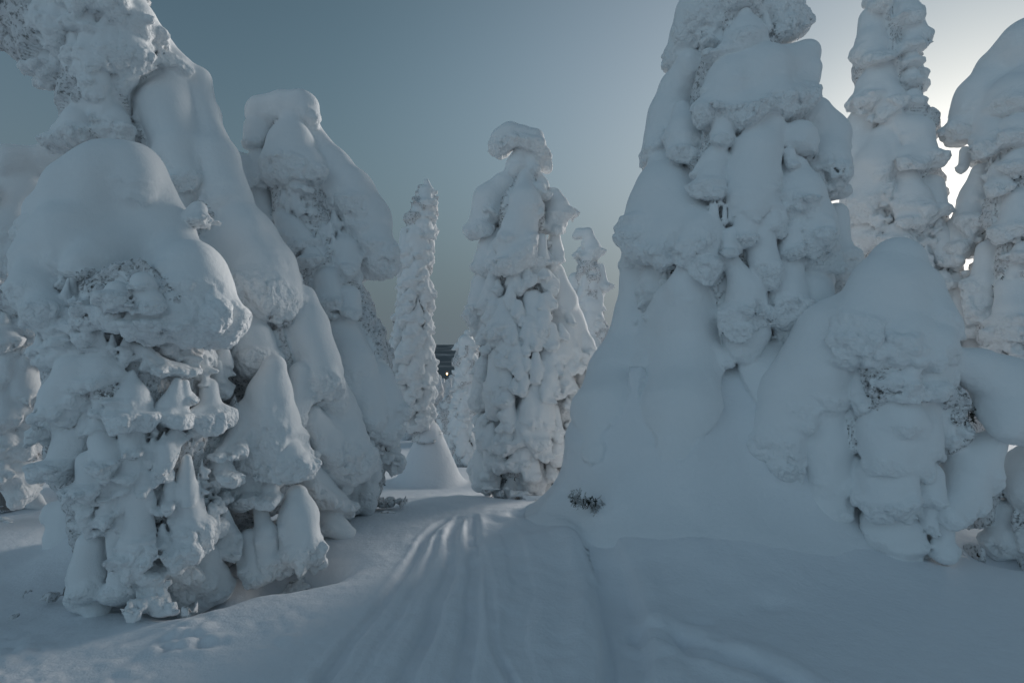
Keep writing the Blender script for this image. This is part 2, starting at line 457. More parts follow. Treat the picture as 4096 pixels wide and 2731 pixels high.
        for _ in range(2):
            gz_ = (np.roll(gz_, 1, 0)+gz_+np.roll(gz_, -1, 0))/3; gz_ = (np.roll(gz_, 1, 1)+gz_+np.roll(gz_, -1, 1))/3
        lo[2] = max(lo[2], gz_.min()-0.15); n[2] = int(np.ceil((hi[2]-lo[2])/h))+1
        D = np.full(n, 9, np.float32); ID = np.full(n, -1, np.int16); U = np.zeros(n, np.float16); RA = np.zeros(n, np.float16); SK = np.zeros(n, bool)
        for i, p in enumerate(pr):
            l = np.min([np.minimum(q[0]-q[2], q[1]-q[3]) for q in p['segs']], 0); u = np.max([np.maximum(q[0]+q[2], q[1]+q[3]) for q in p['segs']], 0)
            mg = max(0.16, p['kb'], s.kg+0.03)+2*h
            i0 = np.maximum(np.floor((l-mg-lo)/h).astype(int), 0); i1 = np.minimum(np.ceil((u+mg-lo)/h).astype(int)+1, n)
            if (i1 <= i0).any(): continue
            T = np.full(i1-i0, 9, np.float32)
            for a, b, ra, rb in p['segs']: seg_field(T, lo+i0*h, h, np.asarray(a, float), np.asarray(b, float), ra, rb, p['k'], mg)
            sl = tuple(slice(x, y) for x, y in zip(i0, i1))
            z = lo[2]+np.arange(i0[2], i1[2])*h
            hf = (z-l[2])/(u[2]-l[2])
            e = np.clip((hf-0.45)/0.4, 0, 1); e = e*e*(3-2*e)
            k = (0.014+(p['kb']-0.014)*e).astype(np.float32)[None, None, :]
            S = D[sl]; win = T < S
            hh = np.clip(0.5+0.5*(T-S)/k, 0, 1)
            S[...] = T*(1-hh)+S*hh-k*hh*(1-hh)
            ID[sl][win] = i; SK[sl][win] = p['mat'] == 3
            ub = (p['rough']*1.1*np.clip(0.40-hf, -0.35, 1)).astype(np.float16)
            U[sl] = np.where(win, ub[None, None, :], U[sl])
            RA[sl] = np.where(win, np.float16(p['rough'] if p['allr'] == 0 else 2+p['allr']), RA[sl])
        if getattr(s, 'cuts', None):
            T = np.full(n, 9, np.float32)
            for a, b, ra, rb in s.cuts: seg_field(T, lo, h, np.asarray(a, float), np.asarray(b, float), ra, rb, 0.02, 0.1)
            np.maximum(D, -T, out=D); near = (T < 0.012) & (ID >= 0); ID[near] = len(pr)-1; RA[near] = np.float16(2.7); SK[near] = False; del T, near  # hollow walls take the dark rime, painting in the shade of a recess
        # snow banked against the foot
        zz = (lo[2]+np.arange(n[2])*h).astype(np.float32)
        kg = np.float32(s.kg); zt = int(min(n[2], np.ceil((gz_.max()+kg*2-lo[2])/h)+3))
        G = (zz[None, None, :zt]-gz_[:, :, None])*0.8
        S = D[:, :, :zt]
        win = G < S
        hh = np.clip(0.5+0.5*(G-S)/kg, 0, 1)
        tree_only = hh.copy()
        S[...] = G*(1-hh)+S*hh-kg*hh*(1-hh)
        ID[:, :, :zt][win & (G < S+kg)] = ID[:, :, :zt][win & (G < S+kg)]
        bandw = h*1.8+cs*1.15
        idx = np.argwhere(np.abs(D) < bandw)
        idx = idx[(idx[:, 2] > 0) & (idx[:, 2] < n[2]-1)]
        ii = tuple(idx.T)
        p = (idx*h+lo).astype(np.float32)
        d = D[ii]
        nz = (D[ii[0], ii[1], ii[2]+1]-D[ii[0], ii[1], ii[2]-1])/(2*h)
        pn = (p*np.array([1, 1, .72], np.float32))@_rot + np.float32(s.D*3.1)
        ra = RA[ii].astype(np.float32); isall = ra > 1.5
        under = np.clip((0.20-nz+0.45*vnoise(pn, 0.30)+U[ii].astype(np.float32))/0.75, 0, 1)
        under = under*under*(3-2*under)
        amp = np.where(isall, np.maximum(under, ra-2), under*ra)
        gd = (p[:, 2]-gz_[ii[0], ii[1]])
        amp *= np.clip(gd/ (0.04+s.kg*0.9), 0, 1)
        m = amp > 0.02
        dd = np.zeros(len(p), np.float32)
        q = pn[m]
        big = cauli(q+vnoise(q, cs*0.6)[:, None]*cs*0.25, cs*1.5)
        sm = cauli(q+5.1, cs*0.62)
        gate = 0.45+0.8*np.clip(vnoise(q+2.2, 0.25)+0.45, 0, 1)
        dd[m] = (big-0.55)*cs*1.35*gate + (sm-0.5)*cs*0.75*gate
        if h < cs*0.22: dd[m] += (cauli(q+9.7, cs*0.34)-0.5)*cs*0.34
        lump = vnoise(pn+3.3, 0.16)*0.012+vnoise(pn+7.7, 0.45)*0.035
        sk = SK[ii]; lump = np.where(sk, vnoise(pn+1.9, 0.55)*0.07+vnoise(pn+6.1, 0.2)*0.018, lump)
        lump *= np.clip(gd/0.15, 0, 1)
        D[ii] = d-dd*amp-lump*(1-amp)+0.010*np.clip(1-gd/0.03, 0, 1.4)
        AM = np.zeros(D.shape, np.float16); AM[ii] = amp
        V, Q = surface_nets(D, lo, h)
        vi = tuple(np.clip(np.round((V-lo)/h).astype(int), 0, n-1).T)
        vid = ID[vi]; va = AM[vi].astype(np.float32)
        # smooth normals of the whole skin
        e1 = V[Q[:, 2]]-V[Q[:, 0]]; e2 = V[Q[:, 3]]-V[Q[:, 1]]; fn = np.cross(e1, e2)
        N = np.stack([np.bincount(Q.ravel(), np.repeat(fn[:, c], 4), len(V)) for c in range(3)], 1); N /= np.linalg.norm(N, axis=1)[:, None]+1e-12
        above = (V[:, 2]-gz_[vi[0], vi[1]]) > -0.03
        inframe = V[:, 2] < top
        fid = vid[Q[:, 0]]
        keep = above[Q].any(1) & inframe[Q].all(1) & (fid >= 0)
        lowest = (V[:, 2]-gz_[vi[0], vi[1]])[Q].max(1)
        flat_ground = (lowest < -0.012)
        keep &= ~flat_ground
        Q = Q[keep]; fid = fid[keep]
        order = np.argsort(fid, kind='stable'); Q = Q[order]; fid = fid[order]
        NQ[0] += len(Q)
        off = np.array(s.root.location, np.float32)
        cut = np.flatnonzero(np.diff(fid))+1
        st = np.concatenate([[0], cut]); en = np.concatenate([cut, [len(fid)]])
        mats = [SNOW, RIME, RIME_DARK, SKIRT]; left = []
        def emit(name, q, mt):
            used, inv = np.unique(q, return_inverse=True)
            me = make_mesh(name, V[used]-off, inv.reshape(q.shape), mats[mt])
            a1 = me.attributes.new('rough', 'FLOAT', 'POINT'); a1.data.foreach_set('value', va[used])
            a2 = me.attributes.new('nrm', 'FLOAT_VECTOR', 'POINT'); a2.data.foreach_set('vector', N[used].astype(np.float32).ravel())
            o = bpy.data.objects.new(name, me); col.objects.link(o); o.parent = s.root
            return o
        for a, b in zip(st, en):
            pp = pr[fid[a]]
            if (V[Q[a:b].ravel(), 2]-gz_[vi[0][Q[a:b].ravel()], vi[1][Q[a:b].ravel()]]).max() < 0.08 and b-a < 3000: continue
            if b-a < 40: left.append((pp['mat'], Q[a:b])); continue
            q = Q[a:b]
            if b-a < 9000:
                used, inv = np.unique(q, return_inverse=True); inv = inv.reshape(q.shape); lab = np.arange(len(used))
                for _ in range(200):
                    mn = lab[inv].min(1); new = lab.copy()
                    for c in range(4): np.minimum.at(new, inv[:, c], mn)
                    new = new[new]
                    if (new == lab).all(): break
                    lab = new
                fl = lab[inv[:, 0]]; u, cnt = np.unique(fl, return_counts=True)
                for uu, cc in zip(u, cnt):
                    if cc >= 60 or cc == cnt.max(): emit(pp['name'], q[fl == uu], pp['mat'])
                    else: left.append((pp['mat'], q[fl == uu]))
            else: emit(pp['name'], q, pp['mat'])
        for mt in (0, 1, 2, 3):
            L = [q for m_, q in left if m_ == mt]
            if L: o = emit('snow_crumbs', np.concatenate(L), mt); o['kind'] = 'stuff'
def clad(tree, sections, n, size, fr=None, seed=1, front=0.7, rr=0.85, sz=1.35):
    """hang n clumps round a column given by sections [(y, xc, half width)] (frame px)"""
    fr = fr or tree.fr; rnd = random.Random(seed)
    ys = [s_[0] for s_ in sections]
    wts = []
    for i in range(60):
        y = ys[0]+(ys[-1]-ys[0])*(i+0.5)/60; wts.append(max(4, np.interp(y, ys, [s_[2] for s_ in sections])))
    for i in range(n):
        u = (i+rnd.random())/n*sum(wts); k = 0
        while k < 59 and u > wts[k]: u -= wts[k]; k += 1
        y = ys[0]+(ys[-1]-ys[0])*(k+rnd.random())/60
        xc = np.interp(y, ys, [s_[1] for s_ in sections]); hw = np.interp(y, ys, [s_[2] for s_ in sections])
        az = rnd.gauss(0, 1.15) if rnd.random() < front else rnd.uniform(-math.pi, math.pi)
        sgn = math.sin(az); dep = math.cos(az)
        rp = size*rnd.uniform(0.5, 1.25)*(0.6+0.4*min(1, hw/(size*2.2)))
        ro = max(0, hw-rp*0.62)*rr
        D = tree.D-dep*ro*FR[fr][2]/F0*tree.D
        p = at(fr, xc+sgn*ro, y, D); r = rad(fr, xc, y, rp, D)
        tree.clump(p, r, sz*rnd.uniform(0.8, 1.5), rnd, (sgn*.35, -dep*.35))
def fill(tree, pts, n, size, fr=None, seed=1, dz=0.0, sz=1.35, rin=0.22):
    """clumps strewn over discs [(x,y,r)] of the tree's front"""
    n = int(n*2.4); size *= 0.88
    fr = fr or tree.fr; rnd = random.Random(seed)
    tot = sum(q[2]**2 for q in pts)
    for q in pts:
        x, y, r = q[:3]
        for i in range(max(1, round(n*r*r/tot))):
            a = rnd.uniform(0, 6.28); t = math.sqrt(rnd.random())
            X = x+math.cos(a)*t*r; Y = y+math.sin(a)*t*r
            D = tree.front(fr, X, Y)
            if D is None: D = tree.D
            D -= dz - rnd.random()**1.5*rin*tree.D/5
            rp = size*rnd.uniform(0.45, 1.2)
            tree.clump(at(fr, X, Y, D), rad(fr, X, Y, rp, D), sz*rnd.uniform(0.8, 1.9), rnd)
def sprigs(tree, pts, n, length, fr=None, seed=1, dz=0.0, mat=None, name='needle_twigs', rin=0.15):
    """dark needle twigs showing through: thin three-sided bars with side needles, one joined part"""
    fr = fr or tree.fr; rnd = random.Random(seed); V = []; Q = []
    tot = sum(q[2]**2 for q in pts)
    def bar(a, b, w):
        d = (b-a)/max(1e-6, np.linalg.norm(b-a)); u = np.cross(d, [0.3, 0.5, 0.81]); u /= np.linalg.norm(u); v = np.cross(d, u)
        i = len(V)
        for e, ww in ((a, w), (b, w*0.4)):
            for t in (0, 2.094, 4.189): V.append(e+(u*math.cos(t)+v*math.sin(t))*ww)
        for j in range(3): Q.append((i+j, i+(j+1) % 3, i+3+(j+1) % 3, i+3+j))
    for q in pts:
        x, y, r = q[:3]
        for i in range(max(1, round(n*r*r/tot))):
            a = rnd.uniform(0, 6.28); t = math.sqrt(rnd.random())
            X = x+math.cos(a)*t*r; Y = y+math.sin(a)*t*r
            D = tree.front(fr, X, Y)
            if D is None: D = tree.D
            D -= dz - (0.2+rnd.random())*rin*tree.D/5
            p = at(fr, X, Y, D); d = np.array([rnd.gauss(0, .7), rnd.gauss(-.3, .5), rnd.gauss(-.8, .5)]); d /= np.linalg.norm(d)
            L = length*rnd.uniform(.5, 1.4); b = p+d*L
            bar(p, b, length*0.08)
            for m_ in range(7):
                c = p+d*L*(0.2+0.8*m_/7); e = d+np.array([rnd.gauss(0, .8), rnd.gauss(0, .8), rnd.gauss(0, .8)])
                bar(c, c+e/np.linalg.norm(e)*L*0.3, length*0.055)
    me = make_mesh(name, np.array(V), np.array(Q), mat or NEEDLE); localise(me, tree.root)
    o = bpy.data.objects.new(name, me); col.objects.link(o); o.parent = tree.root; o['kind'] = 'stuff'
    return o

# ---------------------------------------------------------------- the snow ground
def gpt(fx, fy, depth): return at('F', fx, fy, depth)
CTRL = np.array([          # ground heights read off the photo (full-view px, distance)
    gpt(100, 1500, 3.0), gpt(1176, 1568, 2.68), gpt(2300, 1500, 3.0), gpt(600, 1400, 3.4), gpt(250, 1420, 3.5),
    gpt(830, 1215, 5.1), gpt(1060, 1175, 5.6), gpt(1240, 1168, 5.6), gpt(60, 1250, 4.7), gpt(0, 1190, 5.6),
    gpt(1450, 1270, 4.4), gpt(1900, 1320, 3.95), gpt(2330, 1290, 4.2), gpt(2150, 1310, 4.0),
    gpt(1180, 1152, 7.4), gpt(1050, 1140, 7.2), gpt(880, 1160, 6.8), gpt(980, 1110, 9.5), gpt(1090, 1075, 13.5), gpt(820, 1090, 9.5),
    gpt(1400, 1060, 10), gpt(2150, 1080, 8), gpt(2300, 1120, 7), gpt(60, 1120, 8), gpt(300, 1100, 9.5), gpt(1700, 1080, 9), gpt(1040, 1010, 24), gpt(700, 1000, 24), gpt(1500, 1000, 24), gpt(2300, 1000, 24), gpt(0, 1000, 24),
    [-3, 0, 0.02], [3, 0, 0.02], [0, -3, 0.05], [0, 0.8, 0.0], [-6, 3, 0.0], [6, 3, 0.0], [6, -4, 0.1], [-6, -4, 0.1],
    [0, 45, -7.0+CAM_Z-2], [-30, 45, -9], [30, 45, -7], [0, 70, -14], [50, 70, -13], [-50, 70, -15]])
def tps_fit(P):
    xy = P[:, :2]; n = len(P)
    def ph(r2): return 0.5*r2*np.log(r2+1e-6)
    K = ph(((xy[:, None]-xy[None])**2).sum(-1))+np.eye(n)*0.15
    A = np.zeros((n+3, n+3)); A[:n, :n] = K; A[:n, n] = 1; A[:n, n+1:] = xy; A[n, :n] = 1; A[n+1:, :n] = xy.T
    w = np.linalg.solve(A, np.concatenate([P[:, 2], np.zeros(3)]))
    return w, xy
_w, _xy = tps_fit(CTRL)
def hbase(x, y):
    r2 = (x[:, None]-_xy[:, 0])**2+(y[:, None]-_xy[:, 1])**2
    return (0.5*r2*np.log(r2+1e-6))@_w[:-3]+_w[-3]+_w[-2]*x+_w[-1]*y
def smax(a, b, k): return -smin(-a, -b, k)
def cone(x, y, apex, sl, ex=1.0, rot=0.0, tip=0.15):
    dx, dy = x-apex[0], y-apex[1]
    c, s_ = math.cos(rot), math.sin(rot)
    u, v = (dx*c+dy*s_)/ex, (-dx*s_+dy*c)
    return apex[2]-sl*(np.sqrt(u*u+v*v+tip*tip)-tip)
MOUNDS = [ # frame, x, y, depth, slope, stretch, blend
    ('F', 1570, 1010, 5.35, 1.1, 1.3, 0.45), ('F', 1740, 1060, 5.2, 0.95, 1.3, 0.45), ('F', 1850, 1150, 5.0, 0.7, 1.2, 0.3),
    ('F', 985, 950, 9.6, 2.1, 0.85, 0.25),
    ('F', 1600, 1105, 4.7, 0.8, 1.6, 0.4),
    ('F', 250, 1180, 4.6, 0.9, 1.0, 0.2),
    ('F', 150, 1110, 6.6, 0.5, 1.6, 0.3)]
TRACKS = [ # polylines on the ground through full-view pixels; width, depth, berm
    ([(740, 1600), (850, 1440), (945, 1290), (990, 1215), (1030, 1180)], 0.045, 0.045),
    ([(820, 1600), (905, 1450), (985, 1290), (1012, 1215), (1050, 1178)], 0.03, 0.018),
    ([(930, 1600), (990, 1440), (1035, 1310), (1040, 1230), (1055, 1180)], 0.06, 0.06),
    ([(1060, 1600), (1085, 1440), (1090, 1320), (1085, 1230), (1080, 1180)], 0.06, 0.055),
    ([(1180, 1600), (1140, 1500), (1120, 1320), (1100, 1240), (1090, 1180)], 0.03, 0.02),
    ([(1440, 1600), (1435, 1450), (1415, 1350), (1370, 1260), (1290, 1210), (1200, 1180)], 0.15, 0.12),
    ([(1400, 1600), (1390, 1450), (1360, 1330)], 0.04, 0.035),
    ([(1480, 1440), (1600, 1480), (1760, 1540), (1900, 1620)], 0.10, 0.08),
    ([(1200, 1600), (1180, 1450), (1200, 1350), (1170, 1230)], 0.09, 0.025)]
def flat(fx, fy):  # where the ray through a pixel meets the near ground
    dy = (fy*4096/2352-H0/2)/F0
    d = 1.63/dy
    return at('F', fx, fy, d)[:2]
def seg_dist(x, y, P):
    best = np.full(x.shape, 1e9)
    for a, b in zip(P, P[1:]):
        ba = b-a; L = ba@ba
        t = np.clip(((x-a[0])*ba[0]+(y-a[1])*ba[1])/L, 0, 1)
        d = np.hypot(x-a[0]-t*ba[0], y-a[1]-t*ba[1]); best = np.minimum(best, d)
    return best
def smooth_line(P, n=6):
    P = np.array(P, float); out = []
    for i in range(len(P)-1):
        p0 = P[max(i-1, 0)]; p1 = P[i]; p2 = P[i+1]; p3 = P[min(i+2, len(P)-1)]
        for t in np.arange(n)/n:
            out.append(0.5*((2*p1)+(-p0+p2)*t+(2*p0-5*p1+4*p2-p3)*t*t+(-p0+3*p1-3*p2+p3)*t**3))
    out.append(P[-1]); return np.array(out)
WELLS = [(flat(640, 1345)+[0, .35], 0.32, 0.28), (flat(430, 1375)+[0, .15], 0.30, 0.16), (flat(330, 1330)+[0, .1], .3, .12), (flat(2330, 1285)+[0, .1], .2, .15)]
def n2(x, y, s_, o=0.0):
    p = np.stack([x, y, np.full_like(x, o)], 1).astype(np.float32)
    return vnoise(p, s_)
def ground(x, y):
    z = hbase(x, y)
    far = np.clip((y-60)/60, 0, 1)
    z = np.where(y > 60, z*(1-far)+far*(-14), z)
    z = z+n2(x, y, 2.2, 3)*0.06+n2(x, y, 0.7, 5)*0.02
    for fr, fx, fy, D, sl, ex, k in MOUNDS:
        ap = at(fr, fx, fy, D)
        m = np.hypot(x-ap[0], y-ap[1]) < 3.2
        if m.any():
            wob = n2(x[m], y[m], 0.45, fx)*0.09+n2(x[m], y[m], 0.17, fx+5)*0.02
            z[m] = smax(z[m], cone(x[m], y[m], ap, sl, ex)+wob, k)
    near = np.hypot(x, y) < 9
    xn, yn = x[near], y[near]; zz = z[near]
    for P, wd, dp in TRACKS:
        P = np.array([flat(*q) for q in smooth_line(P)])
        d = seg_dist(xn+n2(xn, yn, .25, 9)*0.012, yn, P)
        e = np.clip(0.9+0.5*n2(xn, yn, 0.45, wd*100), 0.45, 1.3)*np.clip((6.2-yn)/1.6, 0.15, 1)
        zz -= e*dp*0.62*np.exp(-(d/(wd*0.85))**8)
        zz += e*dp*0.16*np.exp(-((d-wd*1.55)/(wd*0.5))**2)
    for c, r, dp in WELLS:
        zz -= dp*np.exp(-(((xn-c[0])**2+(yn-c[1])**2)/(r*r))**1.5)
    # trodden, lumpy snow on the trail and clods at the lower left
    zz += n2(xn, yn, .13, 41)*0.005+n2(xn, yn, .05, 43)*0.002
    for fx, fy, r_ in ((1765, 1382, .07), (1610, 1420, .05), (1350, 1250, .06), (480, 1500, .05)):
        c_ = flat(fx, fy); zz -= 0.035*np.exp(-(((xn-c_[0])/1.6)**2+(yn-c_[1])**2)/(r_*r_))
    path = np.exp(-((xn-0.05*(6-yn)+0.15)/0.75)**2)*(yn < 8)
    p3 = np.stack([xn, yn, np.zeros_like(xn)], 1).astype(np.float32)
    zz += path*((cauli(p3, 0.16)-0.5)*0.026*np.clip(n2(xn, yn, .5, 20)+.5, 0, 1)+n2(xn, yn, .09, 33)*.009)
    cl = np.exp(-(((xn+2.1)/0.9)**2+((yn-2.9)/0.45)**2))
    zz += cl*np.clip(cauli(p3+4, 0.11)-0.70, 0, 1)*0.17*np.clip(n2(xn, yn, .2, 31)+.3, 0, 1)
    rr = np.exp(-(((xn-1.1)/0.5)**2+((yn-3.0)/0.35)**2))
    zz += rr*((cauli(p3+8, 0.2)-0.6)*0.07+n2(xn, yn, .12, 14)*0.02)
    far_t = np.exp(-(((xn+0.9)/0.9)**2+((yn-7.4)/0.9)**2))
    zz += far_t*(cauli(p3+2, 0.3)-0.6)*0.05
    z[near] = zz
    return z
def build_ground():
    th = np.concatenate([np.linspace(-180, -56, 40)[:-1], np.linspace(-56, 56, 600), np.linspace(56, 180, 40)[1:]])
    iv = np.linspace(1/1.7, 1/11.0, 270); rr = 1/iv
    r = np.concatenate([np.linspace(0.05, 1.7, 14)[:-1], rr, np.geomspace(11.0, 110, 60)[1:]])
    TH, RR = np.meshgrid(np.radians(th), r)
    x = (RR*np.sin(TH)).ravel(); y = (RR*np.cos(TH)).ravel()
    z = np.concatenate([ground(x[i:i+40000], y[i:i+40000]) for i in range(0, len(x), 40000)])
    V = np.stack([x, y, z], 1); n, m = RR.shape
    i = np.arange(n*m).reshape(n, m)
    Q = np.stack([i[:-1, :-1], i[:-1, 1:], i[1:, 1:], i[1:, :-1]], -1).reshape(-1, 4)[:, ::-1]
    V = V.astype(np.float32)
    NQ[0] += len(Q)
    o = link('snow_ground', make_mesh('snow_ground', V, Q, GROUND)); tag(o, kind='structure')
build_ground()
print('ground', NQ, time.time()-T0)

# ---------------------------------------------------------------- far valley, lakes, hills
VZ = -190.0
def valley_mat():
    m, nt, b = new_mat('forested_valley')
    g = nt.nodes.new('ShaderNodeNewGeometry')
    mp = nt.nodes.new('ShaderNodeMapping'); mp.inputs['Scale'].default_value = (0.0011, 0.0006, 0.0)
    n = nt.nodes.new('ShaderNodeTexNoise'); n.inputs['Scale'].default_value = 1.0; n.inputs['Detail'].default_value = 6; n.inputs['Roughness'].default_value = 0.62
    nt.links.new(g.outputs['Position'], mp.inputs[0]); nt.links.new(mp.outputs[0], n.inputs['Vector'])
    r = nt.nodes.new('ShaderNodeValToRGB'); e = r.color_ramp.elements
    e[0].position = 0.50; e[0].color = (0.10, 0.125, 0.14, 1); e[1].position = 0.62; e[1].color = (0.26, 0.29, 0.31, 1)  # forest tone lightened to blue-grey, painting distance haze into the colour
    e_ = r.color_ramp.elements.new(0.66); e_.color = (0.7, 0.73, 0.75, 1)
    nt.links.new(n.outputs['Fac'], r.inputs[0]); nt.links.new(r.outputs[0], b.inputs['Base Color'])
    b.inputs['Roughness'].default_value = 0.9; b.inputs['Specular IOR Level'].default_value = 0.0
    return m
def build_valley():
    th = np.radians(np.linspace(-75, 75, 300)); r = np.geomspace(90, 42000, 150)
    TH, RR = np.meshgrid(th, r); x = (RR*np.sin(TH)).ravel(); y = (RR*np.cos(TH)).ravel()
    rad_ = np.hypot(x, y)
    t = np.clip((rad_-90)/1500, 0, 1)
    z = -16+(VZ+16)*(1-(1-t)**1.3)
    hil = n2(x, y, 3500.0, 1)*55+n2(x, y, 1100.0, 2)*14
    z += hil*np.clip((rad_-2500)/4000, 0, 1)
    z += np.clip((rad_-11000)/16000, 0, 1)*150
    z = np.minimum(z, CAM_Z-rad_*0.0055)
    i = np.arange(len(x)).reshape(RR.shape)
    Q = np.stack([i[:-1, :-1], i[:-1, 1:], i[1:, 1:], i[1:, :-1]], -1).reshape(-1, 4)[:, ::-1]
    o = link('valley_terrain', make_mesh('valley_terrain', np.stack([x, y, z], 1), Q, valley_mat())); tag(o, kind='structure')
build_valley()

# ---------------------------------------------------------------- TREES
# the tall bent tree behind the hooded one, upper left
t = Tree('snow_spruce', 'tall tree bent left out of the frame, its long white slope behind the hooded tree', 'A', ('B', 1350, 900), 4.7)
t.trunk([('B', 1150, 900), ('B', 1150, 100), ('A', 1000, 1000), ('A', 820, 700), ('A', 520, 400), ('A', 420, 150), ('A', 100, 20)], 0.09)
t.core([[(-160, 0, 170), (60, 20, 190), (250, 90, 190), (430, 130, 190), (560, 20, 170)], [(500, 280, 190), (470, 480, 150), (480, 640, 170)], [(230, 250, 110), (265, 330, 60)], [(60, 130, 120)]], allr=1.0)
t.core([[(560, 40, 110), (700, 330, 90), (800, 700, 150), (950, 900, 190), (1100, 1200, 220), (1250, 1500, 260), (1250, 1800, 330), (1200, 2200, 380)]], dz=-0.25, hs=1.6)
t.part('snow_lobe', [[(380, -120, 130), (520, -60, 150, 0), (640, 90, 110), (760, 230, 90), (850, 330, 100)], [(560, 120, 110, 30), (620, 240, 80, 10)]], k=60)
t.part('snow_lobe', [[(850, 380, 110), (810, 540, 140, 40), (860, 740, 130, 50), (900, 860, 75, 40)], [(950, 390, 85), (985, 540, 75), (1000, 610, 50)]], k=40)
t.part('snow_lobe', [[(1010, 560, 65, -40), (1040, 760, 95, -30), (1080, 930, 110, -20)], [(1070, 960, 110), (1190, 1180, 160, 30), (1260, 1320, 185, 50), (1310, 1400, 150, 40)], [(1050, 1250, 140, 10), (1200, 1380, 150, 30)]], k=90)
t.lobes([[(420, 330, 50, 160), (455, 400, 35, 170)], [(490, 560, 110, 100), (560, 590, 70, 110)], [(380, 600, 90, 40), (300, 640, 60, 30)], [(895, 960, 50, 130), (870, 1040, 40, 130)], [(250, 320, 70, 60)]], rough=1.2)
t.lobes([[(1120, 1560, 60), (1210, 1640, 110, 30), (1250, 1700, 100, 20)], [(1470, 1430, 60), (1500, 1560, 90), (1530, 1700, 90)]])
t.lobes([[(1450, 20, 90, -40), (1530, 200, 110, -30), (1590, 400, 120, -20), (1650, 560, 110, -20), (1700, 620, 80)], [(1500, 430, 60, 40), (1560, 560, 95, 40), (1590, 690, 95, 40)], [(1440, 230, 60, 20), (1400, 420, 60, 20)], [(1520, 860, 60, 30), (1590, 940, 55, 20), (1660, 1010, 50)], [(1500, 720, 70, 10), (1620, 850, 60)]], fr='B')
t.hollow([[(668, 690, 20), (650, 738, 16)], [(541, 522, 9)], [(470, 470, 16), (480, 500, 12)]], fr='F')
fill(t, [(350, 100, 200, 200), (500, 330, 130, 190), (480, 560, 120, 130)], 40, 42, seed=3)
fill(t, [(950, 980, 60, 90), (1420, 1470, 60, 100), (1160, 1480, 90, 110)], 14, 30, seed=4)
fill(t, [(1560, 300, 90, 80), (1620, 700, 60, 70), (1420, 620, 80, 60)], 20, 34, fr='B', seed=5)
t.build()

# the hooded tree at the front left
t = Tree('snow_spruce', 'broad front left tree under one huge smooth snow hood, lumpy strands hanging below', 'A', ('B', 900, 1380), 3.75)
t.trunk([('B', 700, 1300), ('B', 640, 700), ('B', 600, 0), ('A', 480, 1350)], 0.07)
t.core([[(430, 1250, 240), (520, 1450, 330), (600, 1650, 380), (650, 1900, 400), (700, 2200, 420), (750, 2500, 380)]], dz=-0.15, hs=1.6)
t.core([[(520, 1440, 130, 190), (700, 1450, 150, 190), (860, 1500, 110, 150)], [(300, 1500, 130, 130), (450, 1560, 130, 150)]], allr=1.2)
t.part('snow_lobe', [[(260, 1040, 160), (400, 930, 170), (540, 860, 165, 0), (640, 840, 150)], [(200, 1180, 110, 60), (330, 1150, 190, 110), (560, 1080, 200, 150), (740, 1090, 150, 110)],
        [(830, 1180, 120, 130), (920, 1330, 150, 160), (970, 1460, 140, 160), (990, 1560, 95, 150)], [(190, 1260, 85, 130), (160, 1370, 70, 130), (230, 1470, 70, 150)], [(640, 1200, 120, 190), (450, 1240, 110, 190)], [(700, 960, 130), (800, 1080, 110)]], k=150)
t.lobes([[(570, 1410, 62, 330)], [(720, 1450, 60, 300)], [(430, 1470, 50, 330), (430, 1520, 35, 330)], [(690, 1370, 60, 300)], [(720, 1530, 45, 330)], [(960, 1010, 50, 90), (880, 1090, 40, 60)]], rough=1.3)
B = [
 [(270, 470, 62, 40), (285, 340, 82, 60), (370, 220, 85, 90), (500, 200, 72, 100), (570, 230, 50, 100)],
 [(640, 220, 30, 150), (640, 330, 80, 190), (640, 400, 92, 190)],
 [(620, 105, 52, 190), (700, 120, 48, 190), (780, 180, 42, 190), (880, 215, 42, 190)],
 [(850, 270, 34, 170), (830, 400, 78, 190), (850, 440, 60, 190)], [(890, 280, 34, 220), (890, 350, 44, 250)],
 [(1005, 300, 50, 160), (1005, 400, 66, 180), (930, 440, 50, 180)],
 [(635, 520, 52, 150), (645, 600, 32, 150)], [(850, 500, 45, 130), (800, 590, 48, 150), (780, 690, 32, 150)],
 [(490, 560, 52, 120), (525, 640, 52, 130)], [(430, 660, 50, 90), (440, 760, 62, 100)],
 [(900, 640, 25, 110), (900, 800, 62, 150), (915, 930, 78, 160), (890, 1030, 60, 140)],
 [(670, 820, 70, 90), (670, 980, 68, 110), (650, 1080, 55, 100)], [(700, 1080, 30, 140), (735, 1170, 28, 150)],
 [(440, 1050, 62, 100), (430, 1180, 80, 110), (440, 1300, 84, 100), (470, 1380, 62, 80)],
 [(560, 1000, 50, 60), (570, 1240, 45, 80), (560, 1310, 34, 80)],
 [(890, 1090, 52, 120), (880, 1240, 52, 120)], [(990, 1110, 76, 170), (1010, 1240, 98, 190), (930, 1350, 62, 150)],
 [(1250, 880, 45, 110), (1275, 1000, 64, 130), (1285, 1130, 50, 120), (1285, 1190, 28, 110)], [(1200, 1020, 58, 150), (1215, 1160, 42, 150), (1240, 1210, 24, 150)],
 [(1085, 900, 40, 140), (1105, 1000, 56, 160), (1060, 1080, 55, 160)],
 [(1190, 720, 70, 110), (1180, 800, 58, 120)], [(1300, 800, 50, 110)],
 [(1430, 820, 52, 130), (1435, 920, 95, 150), (1455, 1050, 82, 140)],
 [(350, 560, 80, 40), (300, 640, 60, 30)], [(1060, 620, 50, 120), (1060, 710, 42, 120)]]
t.lobes(B, fr='B', rough=1.15)
t.part('snow_lobe', [[(1320, 200, 55, 60), (1300, 330, 100, 80), (1285, 480, 150, 110), (1290, 590, 155, 110)], [(1180, 640, 70, 110), (1400, 640, 70, 110)]], fr='B', k=60)
